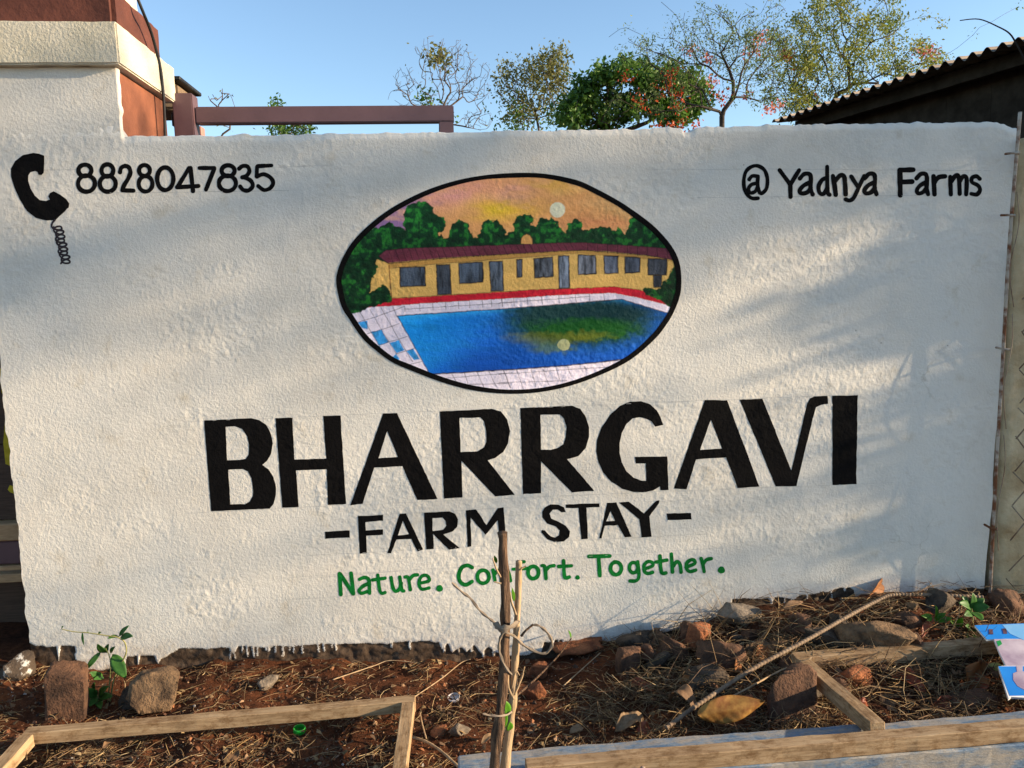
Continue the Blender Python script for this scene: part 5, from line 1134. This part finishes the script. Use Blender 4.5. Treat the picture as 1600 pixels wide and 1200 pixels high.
# ------------------------------------------------------------------ trees
M['bark'] = simple('grey_brown_bark', (.06, .045, .035), (.13, .10, .075), 12, .9, 40, .006)
M['barkd'] = simple('dark_bark', (.035, .026, .02), (.08, .06, .045), 12, .9, 40, .006)
def grow(trunk, attract, r_tip, seed, wig=.12, power=.42, steps=3, rmax=.2):
    """trunk: list of points; attract: (n,3) tips. Returns chains [(points, radii)] and tip list"""
    rr = np.random.RandomState(seed)
    buf = np.zeros((len(trunk)+7*len(attract), 3)); lvb = np.zeros(len(buf)); buf[:len(trunk)] = np.array(trunk)
    pos = [np.array(p, float) for p in trunk]; par = [-1]+list(range(len(trunk)-1)); ntr = len(trunk)
    root = pos[ntr-1]
    order = np.argsort(np.linalg.norm(attract-root, axis=1)+rr.uniform(0, .4, len(attract)))
    tips = []; lev = [0]*ntr
    for a in attract[order]:
        nn_ = len(pos); v = a-buf[:nn_]; dist = np.sqrt((v*v).sum(1))
        cost = dist*(1+.55*np.clip(-v[:, 2]/(dist+1e-6)+.1, 0, 1))+.03*lvb[:nn_]
        cost[:max(1, ntr-3)] += 3.0
        i = int(np.argmin(cost)); d = dist[i]
        k = max(2, min(6, int(d/.35)+2)); prev = i; s = pos[i].copy()
        pd = pos[i]-pos[par[i]] if par[i] >= 0 else np.array([0, 0, 1.]); pd = pd/(np.linalg.norm(pd)+1e-9)
        c = s+pd*d*.25
        for q in range(1, k+1):
            t = q/k; p = (1-t)**2*s+2*t*(1-t)*c+t*t*a
            if q < k: p = p+rr.normal(0, wig*d*.12, 3)
            buf[len(pos)] = p; lvb[len(pos)] = lev[prev]+1; pos.append(p); par.append(prev); lev.append(lev[prev]+1); prev = len(pos)-1
        tips.append(prev)
    n = len(pos); cnt = np.zeros(n); ch = [[] for _ in range(n)]
    for i in range(n-1, -1, -1):
        if not ch[i]: cnt[i] = 1
        if par[i] >= 0: ch[par[i]].append(i); cnt[par[i]] += cnt[i]
    rad = np.minimum(r_tip*cnt**power, rmax)
    chains = []; stack = [0]
    while stack:
        i = stack.pop(); P = [i] if par[i] < 0 else [par[i], i]; j = i
        while ch[j]:
            cs = sorted(ch[j], key=lambda q: -cnt[q]); stack += cs[1:]; j = cs[0]; P.append(j)
        rads = [rad[q] for q in P]
        if par[i] >= 0 and len(rads) > 1: rads[0] = min(rads[0], rads[1]*1.25)
        chains.append(([pos[q] for q in P], rads))
    return chains, [pos[t] for t in tips], np.array(pos)
def limbs(name, chains, mat, parent, nside=6):
    V = []; F = []
    for P, r in chains: tube_geo(P, r, nside if r[0] > .012 else 4, True, V, F)
    o = mesh_obj(name, V, F, mat, parent=None, smooth_=True); adopt(o, parent); return o
def leaves(name, centers, spread, n, size, mat, parent, seed, droop=.3, aspect=.5, jitter=.4, flat=1.0):
    rr = np.random.RandomState(seed); cs = np.array(centers)
    if len(cs) > 120: cs = cs[rr.choice(len(cs), int(len(cs)*.5), replace=False)]
    i = rr.randint(len(cs), size=n)
    p = cs[i]+rr.normal(0, 1, (n, 3))*np.array([spread, spread, spread*flat])
    d = rr.normal(0, 1, (n, 3)); d[:, 2] -= droop; d /= np.linalg.norm(d, axis=1, keepdims=True)
    s = np.cross(d, rr.normal(0, 1, (n, 3))); s /= np.linalg.norm(s, axis=1, keepdims=True)+1e-9; nn = np.cross(d, s)
    L_ = (size*rr.uniform(1-jitter, 1+jitter, n))[:, None]; W_ = L_*aspect*.5
    V = np.stack([p, p+d*L_*.45+s*W_+nn*L_*.06, p+d*L_, p+d*L_*.45-s*W_+nn*L_*.06], 1).reshape(-1, 3)
    F = np.arange(4*n).reshape(-1, 4)
    o = np_mesh(name, V, F, mat, smooth_=False, kind='stuff'); adopt(o, parent); return o
def px3(x, y, Y): return on_y(x, y, Y-2.2)       # Y: metres in front of the camera
def blob_pts(rr, blobs, Y, dY):
    """random tips inside ellipses given in photo pixels, spread in depth"""
    out = []
    for cx, cy, rx, ry, n in blobs:
        for _ in range(n):
            while True:
                a, b, c = rr.uniform(-1, 1, 3)
                if a*a+b*b+c*c < 1: break
            out.append(px3(cx+a*rx, cy+b*ry, Y+c*dY))
    return np.array(out)
def make_tree(name, label, Y, foot_px, top_px, blobs, dY, r_tip, seed, bark, leafspec, extra_tips=None, wig=.12, power=.42, rmax=.2, cat='tree'):
    rr = np.random.RandomState(seed)
    tp = px3(*top_px, Y); ft = np.array([px3(foot_px, 300, Y)[0], tp[1], 0.0])
    t = thing(name, label, cat, tuple(ft))
    trunk = [ft+(tp-ft)*s+np.array([.04*math.sin(s*5+seed), .04*math.cos(s*4), 0])*s*(1-s)*4 for s in np.linspace(0, 1, 7)]; trunk[0] = ft-np.array([0, 0, .1])
    at_ = blob_pts(rr, blobs, Y, dY)
    if extra_tips: at_ = np.concatenate([at_, np.array([px3(x, y, Y+dy) for x, y, dy in extra_tips])])
    chains, tips, allp = grow(trunk, at_, r_tip, seed, wig, power, rmax=rmax)
    limbs('trunk', chains[:1], bark, t, 8); limbs('branches', chains[1:], bark, t)
    for nm, mat, n, size, spread, src, asp in leafspec:
        if src == 'tips': c_ = tips
        elif src == 'all': c_ = [p for p in allp[7:]]
        else: c_ = [px3(x+rr.normal(0, s_), y+rr.normal(0, s_*.8), Y+rr.uniform(-dY, dY)*.5) for x, y, s_, k in src for _ in range(k)]
        leaves(nm, c_, spread, n, size, mat, t, seed+len(nm), aspect=asp)
    return t
M['lf_green'] = leaf_mat('glossy_green_foliage', (.035, .09, .012), (.11, .21, .028), .3, .45, 1.6)
M['lf_olive'] = leaf_mat('olive_yellow_foliage', (.10, .115, .03), (.20, .19, .055), .35, .55, 2.0)
M['lf_gold'] = leaf_mat('yellow_green_foliage', (.15, .20, .03), (.32, .32, .06), .4, .5, 2.2)
M['lf_feather'] = leaf_mat('feathery_green_foliage', (.09, .14, .035), (.18, .24, .06), .4, .5, 2.2)
M['flower'] = leaf_mat('orange_red_blossom', (.45, .045, .012), (.62, .12, .03), .35, .5, 5)
M['pink'] = leaf_mat('pink_blossom', (.50, .12, .09), (.62, .24, .18), .35, .5, 5)
make_tree('bare_tree', 'tall nearly leafless grey tree with one small yellow tuft', 25, 688, (688, 200), [(690, 120, 40, 60, 120), (640, 150, 36, 34, 70), (745, 130, 24, 45, 90), (690, 80, 50, 26, 90), (745, 185, 28, 24, 60), (632, 120, 22, 20, 30), (715, 110, 30, 40, 60)], 1.3, .0055, 21, M['bark'],
          [('yellow_tuft', M['lf_olive'], 200, .15, .15, [(682, 90, 6, 16), (692, 86, 5, 6), (688, 98, 6, 6)], .5), ('green_tuft', M['lf_green'], 110, .14, .14, [(668, 150, 6, 9), (660, 160, 4, 4), (700, 178, 4, 6)], .5), ('sparse_leaves', M['lf_olive'], 60, .09, .1, 'tips', .5)], wig=.07, power=.40)
make_tree('olive_tree', 'thin olive yellow tree between the bare tree and dense green tree', 27, 842, (842, 205), [(840, 128, 56, 44, 170), (870, 95, 22, 26, 50), (815, 180, 34, 24, 60), (870, 160, 26, 30, 40), (790, 130, 24, 40, 40)], 1.4, .0055, 23, M['bark'],
          [('crown', M['lf_olive'], 2600, .12, .15, 'tips', .5), ('middle_leaves', M['lf_olive'], 900, .13, .2, [(840, 120, 20, 30), (865, 100, 12, 12)], .5), ('lower_leaves', M['lf_green'], 520, .14, .18, [(805, 185, 14, 30), (850, 170, 18, 20)], .5)], wig=.07, power=.40)
make_tree('dense_tree', 'dense dark green broad leaved tree behind the white wall', 19, 970, (970, 215), [(975, 108, 20, 20, 14), (940, 118, 24, 22, 16), (1010, 118, 26, 20, 16), (905, 150, 26, 22, 16), (1050, 120, 34, 22, 22), (1085, 150, 26, 26, 16), (950, 160, 40, 30, 26), (1010, 165, 44, 30, 28), (1060, 180, 40, 20, 20), (885, 185, 24, 18, 14), (925, 195, 40, 14, 18)], .9, .010, 25, M['barkd'],
          [('crown', M['lf_green'], 11500, .125, .115, 'tips', .55)], rmax=.16)
make_tree('flame_tree', 'spreading thin branched tree dotted with orange red blossoms', 11, 1130, (1128, 182), [(1075, 95, 65, 60, 110), (1125, 55, 90, 50, 110), (1175, 100, 55, 70, 100), (1000, 80, 44, 30, 34), (1020, 160, 90, 28, 44), (1200, 60, 46, 60, 70)], .8, .0028, 27, M['barkd'],
          [('feathery_leaves', M['lf_feather'], 5600, .042, .055, 'tips', .35), ('blossoms', M['flower'], 430, .045, .04, [(978, 120, 5, 8), (1036, 130, 7, 10), (1050, 118, 6, 8), (1000, 157, 7, 10), (1060, 145, 6, 8), (1122, 150, 7, 10), (1062, 194, 9, 12), (1026, 193, 5, 6), (1085, 192, 5, 6), (1057, 168, 5, 5), (1030, 150, 5, 5)], .6),
           ('pink_blossoms', M['pink'], 300, .045, .035, [(1080, 78, 5, 6), (1108, 90, 4, 5), (1195, 62, 6, 8), (1172, 80, 5, 5), (1112, 128, 6, 6), (1205, 170, 7, 8)], .6)],
          extra_tips=[(951, 58, .2), (978, 43, .1), (1033, 3, 0), (1070, 20, .1), (1164, 5, .2), (1205, -10, .2), (1010, 60, .3), (1098, 36, -.2)], power=.46)
make_tree('yellow_green_tree', 'airy yellow green tree above the corrugated shed roof', 12.5, 1300, (1300, 176), [(1300, 85, 70, 95, 170), (1235, 105, 60, 75, 120), (1375, 85, 60, 60, 90), (1250, 165, 60, 26, 50), (1300, 0, 55, 50, 90), (1385, 20, 36, 46, 50), (1440, 100, 46, 40, 50)], 1.0, .0030, 29, M['barkd'],
          [('crown', M['lf_gold'], 14500, .046, .058, 'tips', .5), ('green_leaves', M['lf_feather'], 3000, .046, .06, 'tips', .45), ('pink_blossoms', M['pink'], 260, .05, .04, [(1435, 84, 6, 6), (1455, 88, 8, 8), (1262, 155, 5, 5), (1228, 85, 5, 5)], .6), ('red_blossoms', M['flower'], 140, .05, .035, [(1230, 88, 4, 5), (1245, 108, 3, 4), (1165, 150, 4, 3)], .6)],
          extra_tips=[(1470, 36, .1), (1445, 25, 0), (1520, 55, .2), (1480, 90, 0), (1400, -10, .1), (1350, -14, 0), (1588, 12, .4), (1500, 100, .1)], power=.46)
make_tree('bare_shrub', 'small leafless shrub tip behind the mauve gate rail', 16, 350, (345, 215), [(345, 150, 28, 14, 14), (365, 190, 30, 18, 12)], .4, .007, 31, M['bark'], [('dry_leaves', M['lf_olive'], 14, .07, .05, 'tips', .5)], power=.38, cat='shrub')
make_tree('green_shrub', 'small green shrub top behind the mauve gate rail', 22, 450, (450, 225), [(455, 205, 36, 14, 24), (432, 170, 5, 18, 8)], .6, .008, 33, M['bark'], [('crown', M['lf_green'], 900, .11, .10, 'tips', .5)], cat='shrub')

# lane tree out of view dapples the wall; unseen shrub added to shade its right end
def shade_tree(name, label, foot, crown, n, nleaf, seed, r_tip=.008, size=.10, spread=.14):
    rr = np.random.RandomState(seed); ft = np.array([foot[0], foot[1], 0.0]); t = thing(name, label, 'tree', tuple(ft))
    pts_ = []
    for (cx, cy, cz, rx, ry, rz, k) in crown:
        while k > 0:
            a = rr.uniform(-1, 1, 3)
            if a@a < 1: pts_.append((cx+a[0]*rx, cy+a[1]*ry, cz+a[2]*rz)); k -= 1
    tp = np.array([ft[0], ft[1], min(c[2]-c[5] for c in crown)*.8+.2]); trunk = [ft+(tp-ft)*s for s in np.linspace(0, 1, 7)]; trunk[0] = ft-np.array([0, 0, .1])
    chains, tips, allp = grow(trunk, np.array(pts_), r_tip, seed, .12, .44, rmax=.16)
    limbs('trunk', chains[:1], M['barkd'], t, 8); limbs('branches', chains[1:], M['barkd'], t)
    leaves('crown', tips, spread, nleaf, size, M['lf_green'], t, seed); return t
shade_tree('lane_tree', 'leafy tree standing across the lane to the right of the wall', (11.3, -1.0),
           [(11.0, -2.62, 4.42, .5, .3, .36, 30), (11.0, -2.3, 4.28, .5, .3, .38, 30), (11.0, -1.95, 4.0, .5, .25, .45, 36), (11.0, -2.5, 3.42, .3, .3, .10, 7), (11.0, -2.08, 2.95, .3, .2, .16, 8)], 0, 720, 41, .006)
shade_tree('added_shade_shrub', 'tall dense leafy shrub added out of view to shade the right end of the wall', (5.2, -.62),
           [(5.2, -.66, .9, .25, .14, .5, 110), (5.2, -.66, 1.25, .25, .145, .4, 110), (5.2, -.66, 1.62, .25, .15, .3, 110), (5.2, -.65, 2.05, .25, .23, .27, 150), (5.2, -.64, 2.42, .25, .18, .3, 80)], 0, 18000, 43, .0025, .04, .035)
